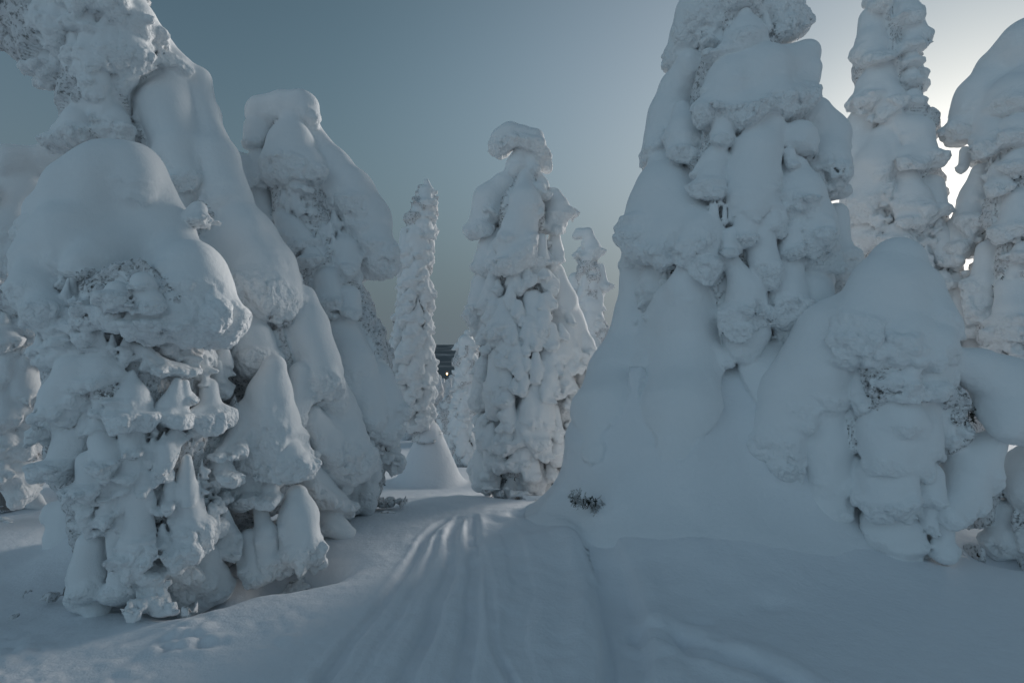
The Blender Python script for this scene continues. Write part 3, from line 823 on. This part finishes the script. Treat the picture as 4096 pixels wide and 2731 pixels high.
t.lobes([[(1190, 420, 60, 80), (1100, 580, 45, 60), (1060, 620, 40, 60)]], fr='B')
fill(t, [(420, 400, 110, 120), (700, 560, 110, 100), (560, 800, 150, 60), (800, 820, 120, 70), (1030, 780, 110, 50), (560, 720, 100, 80), (1250, 740, 100, 80), (1000, 940, 60, 80), (500, 900, 100, 60), (760, 1060, 60, 50), (900, 30, 130, 130)], 150, 36, fr='B', seed=11)
fill(t, [(300, 1470, 120, 180), (480, 1530, 120, 220), (700, 1540, 140, 240), (880, 1560, 110, 200)], 45, 34, fr='A', seed=12)
t.hollow([[(205, 640, 22), (225, 665, 18)], [(385, 655, 14), (400, 690, 12)], [(515, 905, 20), (520, 950, 22)], [(205, 900, 20), (250, 900, 16)], [(420, 750, 14)], [(360, 1330, 22)], [(450, 1150, 14), (455, 1200, 16)]], fr='F')
fill(t, [(480, 90, 110), (700, 60, 110), (930, 60, 110), (330, 60, 100), (1010, 200, 90), (250, 120, 70)], 42, 46, fr='B', seed=13, rin=0.04)
sprigs(t, [(700, 1180, 60, 60), (750, 1000, 70, 60), (1010, 900, 50, 60), (620, 700, 80, 60), (1100, 400, 60, 20), (440, 330, 60, 90)], 90, 0.05, fr='B', seed=3)
sprigs(t, [(440, 1360, 60, 200), (780, 1380, 40, 220)], 36, 0.05, fr='A', seed=4)
t.build()

# the tree cut by the left edge
t = Tree('snow_spruce', 'tree cut by the left photo edge, with a flat white shoulder on top', 'A', ('B', 60, 880), 5.3, res=1.15)
t.trunk([('B', 60, 880), ('B', 20, 0), ('A', 0, 900)], 0.1)
t.core([[(-60, 1000, 200), (0, 1300, 200), (30, 1500, 210), (60, 1750, 210), (60, 2000, 190), (60, 2250, 150)]], hs=1.3)
t.part('snow_lobe', [[(-150, 790, 110), (60, 780, 105), (250, 770, 90), (430, 740, 60)], [(-60, 950, 160, 60), (120, 960, 140, 60), (60, 1120, 120, 60), (20, 1300, 90, 60)]], k=80)
t.lobes([[(110, 190, 70, 150), (130, 310, 75, 150)], [(20, 60, 80, 150)], [(20, 330, 60, 150), (40, 430, 60, 150)], [(150, 440, 45, 120)], [(90, 700, 55, 100), (110, 780, 50, 90)], [(20, 560, 60, 150)], [(190, 150, 50, 60)], [(10, 700, 40, 130)]], fr='B')
fill(t, [(60, 1650, 130, 150), (80, 1900, 130, 150), (70, 2150, 120, 120), (60, 1400, 100, 140)], 60, 36, seed=21)
t.build()

# second tree with square cap
t = Tree('snow_spruce', 'tree with a square snow cap and one long drooping white shoulder on its right', 'A', ('B', 1740, 900), 5.9)
t.trunk([('B', 1720, 930), ('B', 1700, 300), ('A', 1560, 1200), ('A', 1400, 620)], 0.09)
t.core([[(1400, 640, 90), (1430, 850, 130), (1460, 1050, 150), (1540, 1300, 170), (1620, 1520, 190), (1680, 1750, 210), (1720, 2000, 190), (1730, 2200, 130), (1720, 2420, 90)]], hs=1.25)
t.part('snow_lobe', [[(1270, 540, 88), (1360, 505, 70), (1440, 505, 68), (1475, 520, 66, 0), (1495, 590, 45)], [(1240, 620, 62), (1225, 680, 40)]], k=40)
t.part('snow_lobe', [[(1400, 590, 50, 60), (1400, 690, 110, 70), (1400, 780, 125, 70), (1470, 800, 100, 60)]], k=40)
t.part('snow_lobe', [[(1510, 640, 50), (1600, 800, 90, -10), (1690, 930, 110), (1770, 1060, 110), (1805, 1170, 85), (1815, 1260, 60)], [(1560, 860, 60), (1640, 970, 80, 20)]], k=60)
t.lobes([[(1160, 790, 55, -30), (1160, 890, 60, -30)], [(1250, 760, 50, 30), (1260, 860, 50, 30)], [(1250, 960, 80, 30), (1270, 1030, 60, 30)], [(1360, 1050, 42, 130), (1400, 1100, 70, 150), (1450, 1150, 72, 150)], [(1650, 1120, 30, 110), (1665, 1200, 62, 120), (1665, 1290, 45, 110)], [(1580, 1350, 60, 120), (1590, 1450, 50, 120)], [(1500, 1230, 50, 130)], [(1440, 900, 50, 140)], [(1690, 1430, 50, 50), (1690, 1500, 40, 50)]])
t.lobes([[(1650, 40, 90, 50), (1700, 180, 110, 60), (1740, 330, 115, 80), (1780, 420, 90, 90)], [(1820, 260, 90, 0), (1855, 360, 85, 20), (1850, 470, 70, 20)], [(1690, 560, 80, 60), (1720, 640, 50, 60)], [(1650, 560, 50, 60), (1640, 680, 45, 40)], [(1700, 720, 45, 40), (1700, 880, 28, 40)], [(1790, 640, 50, 60), (1770, 780, 40, 60), (1775, 900, 28, 40)], [(1880, 560, 45), (1890, 650, 30)]], fr='B')
fill(t, [(1450, 960, 90, 120), (1680, 1160, 110, 60), (1520, 1150, 60, 130), (1560, 1500, 80, 120), (1700, 1250, 80, 60)], 60, 28, seed=31)
fill(t, [(1740, 600, 110, 90), (1860, 600, 60, 60), (1720, 780, 70, 70)], 45, 26, fr='B', seed=32)
sprigs(t, [(1790, 740, 60, 60), (1720, 800, 60, 50), (1870, 560, 50, 60)], 120, 0.07, fr='B', seed=33)
t.build()
print('left trees', NQ, time.time()-T0)

# slender spire on its cone of snow
t = Tree('snow_spruce', 'slender lumpy spire tree rising from a smooth cone of snow', 'C', ('C', 290, 1200), 9.6, res=0.7)
t.trunk([('C', 290, 1210), ('C', 290, 900), ('C', 300, 500), ('C', 315, 400)], 0.06)
sec = [(330, 325, 22), (380, 322, 30), (430, 312, 42), (500, 296, 56), (600, 285, 60), (700, 285, 62), (800, 282, 68), (880, 270, 82), (960, 262, 92), (1040, 275, 84), (1110, 285, 74), (1180, 295, 58)]
t.core([[(s_[1], s_[0], s_[2]*0.78) for s_ in sec]], shrink=0.62, hs=1.2)
t.lobes([[(325, 340, 22), (330, 370, 24)], [(345, 460, 15), (350, 480, 14)], [(250, 490, 22), (245, 560, 26)]])
clad(t, sec, 190, 24, seed=41, rr=0.98)
t.build()

# central tree with curled head
t = Tree('snow_spruce', 'big central tree behind the trail crest, snow head curled over to the left', 'C', ('C', 690, 1440), 7.6, res=0.85)
t.trunk([('C', 690, 1470), ('C', 690, 1100), ('C', 680, 700), ('C', 720, 200)], 0.09)
t.core([[(715, 220, 28), (700, 290, 34), (680, 400, 100), (665, 600, 110), (690, 800, 135), (700, 1000, 160), (700, 1200, 150), (690, 1330, 105), (685, 1400, 75)]], mat=RIME_DARK, shrink=0.68)
t.part('snow_lobe', [[(605, 150, 44), (640, 125, 42), (680, 130, 34), (725, 145, 36), (745, 190, 30), (750, 230, 20)]], k=14)
t.lobes([[(690, 170, 26, 30), (660, 240, 38, 20), (645, 262, 30, 20)], [(705, 180, 24, 40), (722, 250, 24, 40)], [(735, 280, 25, 10), (760, 310, 25, 10)],
 [(690, 285, 26, 90), (690, 370, 58, 110), (665, 480, 66, 110), (660, 580, 66, 110)],
 [(610, 310, 45, 40), (560, 370, 62, 40), (530, 450, 50, 30)], [(790, 360, 42, 30), (815, 400, 44, 30), (800, 465, 36, 30)], [(740, 330, 34, 70)], [(790, 415, 26, 80), (800, 450, 24, 80)],
 [(750, 510, 25, 90), (745, 590, 28, 90)], [(800, 510, 28, 60), (795, 580, 30, 60)], [(560, 540, 45, 40), (550, 600, 42, 40)], [(530, 680, 40, 30), (525, 740, 40, 30), (540, 840, 25, 30)],
 [(655, 660, 30, 130), (665, 690, 26, 130)], [(620, 750, 30, 120), (625, 830, 60, 130), (600, 880, 40, 130)], [(665, 800, 26, 140), (665, 880, 34, 140)],
 [(800, 640, 42, 90), (820, 740, 62, 110), (845, 850, 78, 120), (800, 950, 70, 130)], [(870, 800, 40, 60), (910, 900, 40, 50), (925, 1000, 35, 40)],
 [(600, 950, 46, 120), (600, 1050, 50, 130), (600, 1120, 45, 130)], [(540, 1000, 40, 60), (535, 1100, 40, 60)], [(560, 1200, 50, 90), (580, 1270, 40, 90)],
 [(730, 1050, 40, 150), (735, 1140, 62, 160), (735, 1220, 48, 160), (725, 1280, 28, 160)], [(650, 1180, 40, 150), (640, 1260, 38, 150)], [(840, 1080, 38, 120), (850, 1160, 38, 120)], [(880, 1180, 34, 70), (870, 1250, 30, 70)],
 [(540, 1320, 40, 60), (550, 1400, 38, 60)], [(720, 740, 40, 130), (730, 850, 50, 130), (700, 900, 30, 130)]])
sec = [(500, 670, 110), (650, 680, 140), (800, 700, 180), (950, 712, 208), (1100, 716, 208), (1250, 705, 188), (1380, 690, 145)]
clad(t, sec, 170, 25, seed=51, rr=1.0)
fill(t, [(600, 1430, 50), (680, 1445, 60), (770, 1420, 50)], 16, 24, seed=54)
sprigs(t, [(700, 1330, 120, 90), (760, 1400, 60, 90), (620, 1400, 80, 80), (690, 1060, 40, 110), (700, 960, 40, 110)], 260, 0.09, seed=52)
sprigs(t, [(760, 1330, 90, 130), (640, 1400, 80, 110), (700, 1430, 90)], 240, 0.1, seed=53, mat=FROST, name='frosted_twigs')
t.build()

# tree right behind the central one
t = Tree('snow_spruce', 'small knobbly tree standing behind the central tree on its right side', 'C', ('C', 930, 1180), 12.5, res=0.7)
t.trunk([('C', 930, 1190), ('C', 925, 800), ('C', 925, 480)], 0.07)
sec = [(520, 925, 25), (620, 925, 22), (660, 925, 50), (750, 935, 50), (850, 940, 50), (950, 945, 55), (1050, 940, 55), (1170, 930, 50)]
t.core([[(s_[1], s_[0], s_[2]*0.78) for s_ in sec]], shrink=0.62, hs=1.2)
t.lobes([[(890, 485, 16), (925, 490, 20), (940, 540, 26), (930, 575, 20)], [(900, 560, 20)], [(960, 545, 14)], [(880, 660, 28), (868, 700, 20)], [(970, 620, 18), (980, 680, 20)]])
clad(t, sec, 70, 22, seed=61)
t.build()
t = Tree('snow_mound', 'rounded snow covered sapling at the foot of the small knobbly tree', 'C', ('C', 935, 1190), 9.8, cat='sapling')
t.core([[(930, 1100, 36), (925, 1170, 40)]])
t.lobes([[(920, 1095, 30, 20), (950, 1110, 26, 30)], [(905, 1150, 22, 30)]])
t.build()

# smaller tree in the gap
t = Tree('snow_spruce', 'small tree with dark lower branches between the spire and the central tree', 'C', ('C', 470, 1350), 14.0, res=0.7)
t.trunk([('C', 470, 1350), ('C', 475, 900)], 0.08)
sec = [(885, 478, 26), (930, 478, 42), (1000, 475, 46), (1100, 470, 52), (1200, 462, 58), (1330, 468, 62)]
t.core([[(s_[1], s_[0], s_[2]*0.78) for s_ in sec]], shrink=0.62, hs=1.2, mat=RIME_DARK)
t.lobes([[(470, 890, 22, 10), (495, 900, 18)], [(440, 910, 14)]])
clad(t, sec, 85, 19, seed=71)
sprigs(t, [(480, 1250, 45, 50), (480, 1150, 35, 50)], 100, 0.14, seed=72)
t.build()
t = Tree('snow_spruce', 'low leaning sapling just left of the small tree in the gap', 'C', ('C', 400, 1260), 16.0)
sec = [(1100, 405, 18), (1150, 395, 26), (1220, 400, 34), (1300, 410, 36)]
t.core([[(s_[1], s_[0], s_[2]*0.78) for s_ in sec]], shrink=0.62, hs=1.2)
clad(t, sec, 22, 18, seed=73)
t.build()
print('middle trees', NQ, time.time()-T0)

# the great tree right of the trail
t = Tree('snow_spruce', 'massive tree right of the trail with anvil shaped cap, on a wide snow cone', 'D', ('E', 300, 900), 5.4, kground=0.35)
t.trunk([('E', 350, 700), ('E', 350, 100), ('D', 720, 700), ('D', 740, 0)], 0.10)
t.core([[(740, -100, 150), (720, 100, 200), (720, 300, 230), (740, 550, 300), (740, 800, 350), (720, 1050, 390), (700, 1300, 370), (680, 1500, 330)]], dz=-0.2, hs=1.6)
t.part('snow_lobe', [[(640, -80, 130), (570, 70, 130), (520, 190, 112), (485, 260, 70)]], k=60)
t.lobes([[(900, -60, 110, 20), (905, 50, 95, 30), (925, 110, 65, 30)], [(760, 70, 45, 60), (760, 170, 100, 60), (700, 230, 80, 60)], [(740, -30, 90, 30)]], rough=1.2)
t.part('snow_lobe', [[(1040, 235, 62, 60), (985, 300, 112, 90), (850, 330, 130, 120), (710, 370, 125, 130), (650, 470, 95, 120)], [(1010, 380, 85, 70), (900, 450, 90, 110), (760, 500, 90, 130)]], k=70, rough=1.3)
t.lobes([[(520, 290, 70), (470, 390, 85, 20), (430, 520, 95, 20), (400, 640, 90, 20)], [(480, 490, 50, 90), (490, 590, 78, 110), (480, 670, 58, 100)], [(665, 540, 50, 150), (660, 620, 38, 150)], [(1050, 520, 95, 20), (1105, 620, 108, 40), (1115, 730, 95, 40), (1130, 820, 60, 20)]])
t.part('snow_lobe', [[(870, 590, 80, 60), (820, 690, 110, 100), (790, 800, 130, 130), (780, 900, 115, 130)], [(980, 760, 80, 90), (1000, 880, 120, 120), (1040, 1000, 125, 130), (1070, 1110, 95, 120), (1080, 1190, 55, 110)], [(1000, 620, 90, 40)], [(620, 720, 66, 90), (560, 760, 40, 80)]], k=45, rough=1.2)
t.lobes([[(630, 730, 60, 140), (610, 810, 72, 140), (640, 860, 40, 130)], [(960, 690, 38, 180), (980, 750, 40, 190)], [(760, 960, 60, 170), (770, 1050, 45, 160)]], rough=1.2)
t.part('snow_lobe', [[(420, 760, 90, 60), (410, 880, 150, 90), (380, 1000, 165, 110), (300, 1150, 100, 80)], [(480, 960, 140, 130), (570, 1050, 100, 140), (600, 1160, 62, 130)], [(440, 1070, 110, 140)]], k=80)
t.lobes([[(270, 1260, 80, 60), (270, 1400, 85, 60), (270, 1500, 80, 60)], [(360, 1250, 60, 110), (330, 1330, 60, 100)], [(450, 1300, 42, 190), (400, 1430, 62, 200), (385, 1500, 48, 190)]], rough=1.1)
t.part('snow_lobe', [[(525, 1170, 28, 200), (500, 1300, 75, 200), (470, 1450, 125, 190), (440, 1600, 190, 170), (430, 1780, 230, 120)]], k=60, rough=0.1)
t.part('snow_lobe', [[(705, 1180, 40, 220), (760, 1310, 88, 250), (765, 1410, 102, 250), (745, 1490, 62, 240)]], k=40, rough=1.3)
t.lobes([[(830, 1070, 62, 190), (850, 1170, 55, 190), (860, 1260, 34, 180)], [(700, 1060, 50, 170), (690, 1120, 40, 170)], [(950, 1210, 66, 120), (950, 1320, 82, 130), (920, 1410, 52, 120)], [(1100, 1260, 70, 90), (1040, 1330, 110, 100), (1000, 1420, 90, 90)], [(1170, 960, 60, 0), (1190, 1120, 60, 0), (1180, 1210, 62, 10)], [(980, 1060, 60, 200), (960, 1130, 34, 200)]], rough=1.2)
t.part('snow_skirt', [[(1585, 800, 22), (1578, 900, 85), (1565, 1010, 190), (1560, 1180, 285)], [(1455, 930, 50), (1430, 1030, 120), (1430, 1150, 170)], [(1900, 740, 60), (1840, 860, 120), (1770, 990, 190), (1720, 1150, 265)]], fr='F', k=140, rough=0.0, proj=False, fringe=False, kb=0.2)
t.cores += [(np.asarray(a_, np.float32), np.asarray(b_, np.float32)+np.float32(1e-5), ra_, rb_) for a_, b_, ra_, rb_ in t.prims[-1]['segs']]
for fin in ([(1592, 600, 12), (1588, 720, 52), (1576, 850, 95), (1560, 950, 95), (1550, 1030, 60)], [(1530, 690, 18), (1505, 780, 46), (1492, 850, 44)], [(1450, 720, 30), (1428, 850, 72), (1405, 950, 85), (1390, 1040, 60)],
            [(1905, 700, 40), (1840, 800, 80), (1770, 900, 105), (1730, 1000, 90)], [(1845, 880, 42), (1832, 980, 50), (1822, 1060, 34)], [(1700, 700, 25), (1712, 760, 46), (1706, 800, 34)]):
    t.part('snow_drape', [fin], fr='F', k=40, rough=0.35, fringe=False, kb=0.16)
sprigs(t, [(1503, 868, 12), (1690, 905, 14), (1768, 1086, 8), (1470, 930, 10)], 40, 0.05, fr='F', seed=83, rin=0.01)  # dark sprigs added to stand in for shaded slits in the skirt
t.lobes([[(620, 1560, 40, 260), (660, 1610, 42, 270), (650, 1640, 30, 270)]], rough=1.2)
t.lobes([[(790, 440, 30, 190), (785, 640, 28, 190)], [(180, 330, 30, 110), (190, 420, 26, 110)]], fr='E', rough=1.0)
fill(t, [(850, 520, 90, 190), (560, 150, 100, 130), (900, 60, 70, 120), (820, 980, 110, 170), (1060, 1150, 80, 130), (380, 1210, 70, 130), (640, 920, 60, 120), (870, 1200, 60, 150), (300, 1350, 60, 110)], 90, 30, seed=81)
sprigs(t, [(430, 1180, 50, 150), (870, 1230, 40, 130), (640, 1180, 40, 120), (690, 1540, 50, 200)], 80, 0.06, seed=82)
t.build()

# second tall tree, right
t = Tree('snow_spruce', 'tall narrow tree, tip out of the frame, standing behind the hunched domed tree', 'D', ('E', 1400, 800), 7.7, res=0.9)
t.trunk([('E', 1350, 700), ('D', 1450, 1000), ('D', 1420, 0)], 0.1)
t.core([[(1410, -80, 80), (1415, 100, 110), (1390, 300, 130), (1400, 430, 130), (1430, 600, 175), (1430, 800, 190), (1450, 1000, 200), (1520, 1200, 180), (1580, 1450, 200), (1600, 1700, 220), (1600, 1950, 220)]], hs=1.2, mat=RIME)
t.lobes([[(1350, -30, 60, 60), (1375, 20, 55, 60)], [(1470, -40, 60, 40), (1490, 60, 62, 40), (1520, 150, 55, 30), (1490, 210, 50, 40)], [(1340, 90, 72, 40), (1325, 200, 76, 50), (1350, 250, 60, 60)], [(1375, 270, 45, 110), (1350, 380, 95, 110), (1330, 430, 80, 100), (1420, 440, 70, 110)],
 [(1500, 270, 52, 30)], [(1505, 345, 55, 30)], [(1515, 430, 48, 30)], [(1400, 490, 60, 110)],
 [(1300, 560, 90, 40), (1270, 680, 80, 40), (1260, 780, 60, 40)], [(1380, 610, 50, 150), (1350, 740, 95, 150), (1330, 860, 112, 150), (1290, 940, 80, 130)], [(1440, 550, 50, 110), (1530, 590, 84, 90), (1558, 680, 70, 80), (1500, 700, 60, 110)], [(1420, 640, 38, 170), (1425, 715, 30, 170)],
 [(1490, 800, 60, 140), (1515, 890, 85, 140), (1500, 970, 62, 140)], [(1600, 830, 62, 50), (1620, 920, 55, 50)], [(1330, 1040, 72, 130), (1260, 1010, 60, 90)], [(1210, 960, 45, 20), (1230, 1050, 50, 20)], [(1440, 1040, 60, 140)], [(1640, 1050, 55, 40), (1660, 1150, 50, 40)], [(1640, 1250, 50, 60)], [(1690, 1330, 62, 50), (1720, 1450, 62, 50)], [(1760, 1480, 60, 40), (1790, 1580, 60, 40)], [(1700, 1250, 40, 20)]])
fill(t, [(1500, 340, 60, 70), (1560, 1010, 100, 130), (1640, 1180, 80, 110), (1350, 1000, 80, 130), (1400, 500, 80, 120), (1650, 1350, 70, 110)], 70, 26, seed=91)
sprigs(t, [(1430, 990, 40, 150), (1570, 980, 40, 130), (1660, 1170, 50, 110), (1640, 1080, 40, 110)], 110, 0.08, seed=92)
t.build()

# far right tree
t = Tree('snow_spruce', 'tree cut by the right edge with a smooth pointed hood over ragged rime', 'D', ('E', 1830, 560), 6.7)
t.trunk([('E', 1900, 600), ('D', 2060, 1000), ('D', 2120, 200)], 0.1)
t.core([[(2130, 200, 120), (2080, 500, 230), (2060, 700, 230), (2050, 950, 230), (2030, 1200, 190), (2040, 1500, 220), (2050, 1800, 200)]], hs=1.25, mat=RIME)
t.part('snow_lobe', [[(2150, 160, 130), (2030, 210, 130), (1930, 320, 140), (1830, 440, 120), (1755, 550, 85)], [(2100, 400, 180, 60), (1980, 440, 140, 60)]], k=70)
t.lobes([[(1748, 680, 36), (1738, 740, 32)]], fringe=False, rough=0.4)
t.lobes([[(1860, 540, 80, 100), (1890, 620, 75, 110)], [(1820, 770, 60, 50), (1800, 870, 80, 60), (1775, 970, 80, 60), (1760, 1060, 55, 50)], [(1990, 900, 80, 130), (1970, 1000, 70, 130)], [(1700, 1010, 45, 0), (1720, 1100, 50, 10)], [(1960, 1290, 72, 120), (1960, 1400, 80, 120), (1930, 1470, 60, 110)], [(1850, 1120, 60, 60), (1830, 1250, 60, 60), (1830, 1380, 50, 50)], [(1980, 720, 70, 130)], [(1900, 760, 55, 100), (1930, 830, 45, 100)], [(2010, 1120, 50, 120)], [(1990, 580, 90, 130)]], rough=1.2)
fill(t, [(1880, 700, 110, 130), (1800, 1150, 90, 80), (1960, 1150, 100, 130), (1860, 1400, 100, 90), (1960, 1560, 100, 100)], 80, 28, seed=95)
sprigs(t, [(1990, 770, 40, 130), (1900, 1050, 60, 100), (1890, 1250, 60, 100), (2000, 1240, 40, 110)], 110, 0.07, seed=96)
t.build()

# hunched tree front right
t = Tree('snow_spruce', 'low hunched tree at the front right, bowed under a smooth dome of snow', 'E', ('E', 1150, 1080), 4.12)
t.trunk([('E', 1310, 1050), ('E', 1300, 600), ('E', 1320, 150)], 0.05)
t.core([[(1320, 60, 130), (1300, 300, 140), (1290, 520, 90), (1290, 800, 80), (1310, 1000, 70)], [(1400, 300, 100), (1500, 420, 80), (1560, 600, 60)]], dz=-0.2, mat=RIME_DARK)
t.part('snow_lobe', [[(1440, 1185, 125), (1400, 1300, 170, 20), (1340, 1450, 210, 40)], [(1560, 1290, 95, 0), (1600, 1420, 110, 0)]], fr='D', k=80, rough=0.7)
t.part('snow_lobe', [[(1180, 60, 130), (1080, 150, 180, 60), (1000, 260, 150, 80), (900, 380, 130, 60), (840, 520, 100, 40), (860, 640, 70, 50), (890, 720, 35, 50)], [(1020, 330, 110, 100)]], k=90, rough=0.9)
t.part('snow_lobe', [[(1330, 60, 110, 90), (1330, 150, 128, 110), (1440, 170, 110, 80), (1480, 130, 80, 60)], [(1270, 210, 70, 110), (1420, 230, 60, 110)]], k=50, rough=0.6)
t.part('snow_lobe', [[(1010, 430, 88, 90), (1030, 600, 96, 110), (1030, 700, 88, 110), (1015, 860, 88, 90), (1010, 1000, 70, 70), (1010, 1060, 45, 60)]], k=50, rough=0.9)
t.part('snow_lobe', [[(1430, 430, 68, 130), (1400, 540, 100, 140), (1380, 640, 80, 140)], [(1250, 530, 84, 140), (1290, 620, 100, 150)], [(1340, 480, 80, 130)]], k=50, rough=0.9)
t.lobes([[(1240, 720, 90, 120), (1270, 790, 90, 130), (1340, 740, 60, 130)], [(1450, 720, 66, 110), (1460, 790, 60, 110)], [(1390, 705, 30, 180)], [(1270, 880, 90, 110), (1300, 950, 110, 120), (1370, 960, 66, 110)], [(1460, 850, 40, 100), (1450, 920, 36, 100)], [(1390, 1010, 50, 90), (1400, 1060, 26, 80)], [(1370, 330, 40, 160)], [(1310, 320, 30, 150)], [(1510, 930, 45, 60), (1510, 1040, 38, 50)], [(1520, 470, 40, 80), (1530, 560, 36, 80)], [(1450, 330, 60, 110), (1500, 260, 60, 100)]], rough=0.9)
t.part('snow_lobe', [[(1560, 240, 62, 60), (1650, 280, 90, 70), (1750, 350, 130, 80), (1830, 460, 140, 80), (1950, 500, 130, 60)], [(1700, 430, 80, 70), (1760, 500, 70, 80)]], k=70, rough=0.3)
t.part('snow_lobe', [[(1700, 590, 70, 20), (1620, 650, 110, 30), (1590, 770, 90, 30), (1540, 880, 50, 30)]], k=60, rough=0.6)
fill(t, [(1160, 420, 60), (1350, 320, 60), (1140, 700, 50), (1370, 860, 60), (1480, 560, 60), (1530, 500, 50), (1140, 900, 40), (1440, 980, 50)], 70, 32, seed=98)
t.hollow([[(1225, 360, 34), (1275, 345, 34)], [(1135, 520, 26), (1140, 600, 24)], [(1340, 680, 14), (1375, 690, 12)], [(1560, 480, 30)], [(1390, 810, 18)]], fr='E')
sprigs(t, [(1250, 360, 60), (1140, 530, 30), (1600, 450, 50), (1370, 820, 40), (1330, 680, 30)], 200, 0.05, seed=99)
t.build()

# heaped tree at the right edge
t = Tree('snow_spruce', 'low snow heaped young tree at the lower right edge, dark hollow under it', 'E', ('E', 1830, 1040), 4.45)
t.trunk([('E', 1840, 1040), ('E', 1850, 600)], 0.05)
t.core([[(1880, 750, 110), (1850, 900, 90), (1840, 1010, 60)]], mat=RIME_DARK)
t.core([[(1680, 760, 50, -60), (1690, 880, 60, -60)]])
t.part('snow_lobe', [[(1830, 690, 90, 60), (1900, 680, 110, 60), (1860, 770, 90, 60)]], k=50, rough=0.7)
t.lobes([[(1750, 860, 50, 60), (1740, 960, 60, 60), (1730, 1020, 50, 60)], [(1870, 950, 50, 90), (1880, 1000, 40, 90)]])
sprigs(t, [(1820, 880, 60, 80), (1830, 1030, 50, 90), (1670, 830, 50, 0)], 120, 0.05, seed=101)
t.build()

# low things at the lower left and beside the trail
t = Tree('snow_bough', 'low bough bent into a snow covered arch at the left edge, on the ground', 'B', ('B', 60, 860), 6.0, cat='bent sapling')
t.part('snow_lobe', [[(-80, 790, 40), (0, 785, 46), (80, 810, 46), (160, 850, 38), (210, 880, 20)]], k=20, rough=1.0)
t.core([[(-20, 850, 34), (60, 870, 30), (130, 880, 20)]], mat=RIME_DARK)
t.build()
t = Tree('snow_sapling', 'buried sapling with a few dark twigs, a blue-grey heap left of the hooded tree', 'B', ('B', 330, 1130), 4.75, cat='sapling')
t.part('snow_lobe', [[(270, 900, 70), (380, 890, 90), (460, 880, 70)], [(360, 960, 130), (330, 1040, 110), (310, 1080, 70)]], k=80, rough=0.7)
sprigs(t, [(420, 960, 45, 110), (310, 1110, 50, 100)], 60, 0.06, seed=111)
t.build()
t = Tree('buried_twigs', 'dark twig tuft poking out of the snow at the left foot of the massive tree', 'F', ('F', 1345, 1160), 4.6, cat='twigs')
t.lobes([[(1395, 1168, 7), (1410, 1175, 6)]], rough=.4)
sprigs(t, [(1332, 1146, 16), (1356, 1150, 14), (1384, 1161, 7)], 70, 0.045, seed=112, rin=0.02)
sprigs(t, [(1328, 1138, 20), (1370, 1156, 14)], 70, 0.05, seed=113, rin=0.005, mat=FROST, name='frosted_twigs')

t.build(cs=0.025)

# ---------------------------------------------------------------- far small trees
def far_proto(i):
    r = random.Random(100+i); segs = []
    n = 9
    for j in range(n):
        tt = j/(n-1); z = 5.0*(1-tt); w = 0.12+0.55*tt**0.8
        segs.append((np.array([r.uniform(-.1, .1), 0, z]), np.array([r.uniform(-.1, .1), 0, z-0.5]), w*0.7, w))
        for m_ in range(4):
            a = r.uniform(0, 6.28); segs.append((np.array([0, 0, z]), np.array([math.cos(a)*w*1.1, math.sin(a)*w*1.1, z-0.45]), w*0.3, w*0.45))
    return implicit('rime_crust', segs, 0.12, 0.085, RIME_FAR, rough=1.0, allr=0.7, warp=0.1, cs=0.3, seed=i)
FP = [far_proto(i) for i in range(5)]
def gz(x, y): return float(ground(np.array([x, x]), np.array([y, y]))[0])
FARG = 'small snow laden trees down the slope beyond the gap'
rnd = random.Random(5)
def far_tree(x, y, hgt, i):
    o = bpy.data.objects.new('snow_spruce', FP[rnd.randrange(5)]); col.objects.link(o)
    g0 = gz(x, y); hgt = min(hgt, CAM_Z-(rnd.uniform(850, 905)-784)/1307*y-g0+0.1)
    if hgt < 0.8: bpy.data.objects.remove(o); return
    o.location = (x, y, g0-0.1); o.rotation_euler.z = rnd.uniform(0, 6.28)
    s_ = hgt/5.3; o.scale = (s_*rnd.uniform(.8, 1.1),)*2+(s_,)
    tag(o, 'small slender snow laden tree in the crowd down the slope', 'tree', FARG)
for i in range(210):
    y = rnd.uniform(20, 75); fx = rnd.uniform(975, 1070) if i < 110 else rnd.uniform(820, 1450) if i < 180 else rnd.uniform(2180, 2352)
    p = at('F', fx, 900, y)
    far_tree(p[0], p[1], rnd.uniform(3.2, 6.0), i)
for fx, y, hh in ((2225, 16, 3.2), (2245, 20, 4.0), (1395, 17, 3.5), (2210, 13, 2.2), (40, 16, 3), (300, 15, 2.5)):
    p = at('F', fx, 900, y); far_tree(p[0], p[1], hh, 0)

# ---------------------------------------------------------------- the lamp down the slope
p = at('S', 1788, 1495, 62.0)
lamp = empty('street_lamp', (p[0], p[1], p[2]-6), 'tiny lit street lamp glowing warm among the far trees in the gap', 'lamp')
def cyl(name, r, z0, z1, mat, n=10):
    V = []; Q = []
    for z, rr in ((z0, r), (z1, r*0.8)):
        for j in range(n): a = j/n*6.2832; V.append((rr*math.cos(a), rr*math.sin(a), z))
    for j in range(n): Q.append((j, (j+1) % n, n+(j+1) % n, n+j))
    o = bpy.data.objects.new(name, make_mesh(name, np.array(V, float), np.array(Q), mat)); col.objects.link(o); o.parent = lamp
    return o
cyl('pole', 0.08, -2, 6.0, BARK); cyl('lamp_hood', 0.2, 6.12, 6.25, BARK)
em, nt, b = new_mat('lamp_glow'); b.inputs['Emission Color'].default_value = (1, 0.62, 0.25, 1); b.inputs['Emission Strength'].default_value = 6
cyl('lamp_head', 0.085, 5.94, 6.12, em)

tot = sum(len(o.data.polygons) for o in sc.objects if o.type == 'MESH')
print('QUADS', NQ, 'with instances', tot, 'objects', len(sc.objects), 'script', round(time.time()-T0, 1))
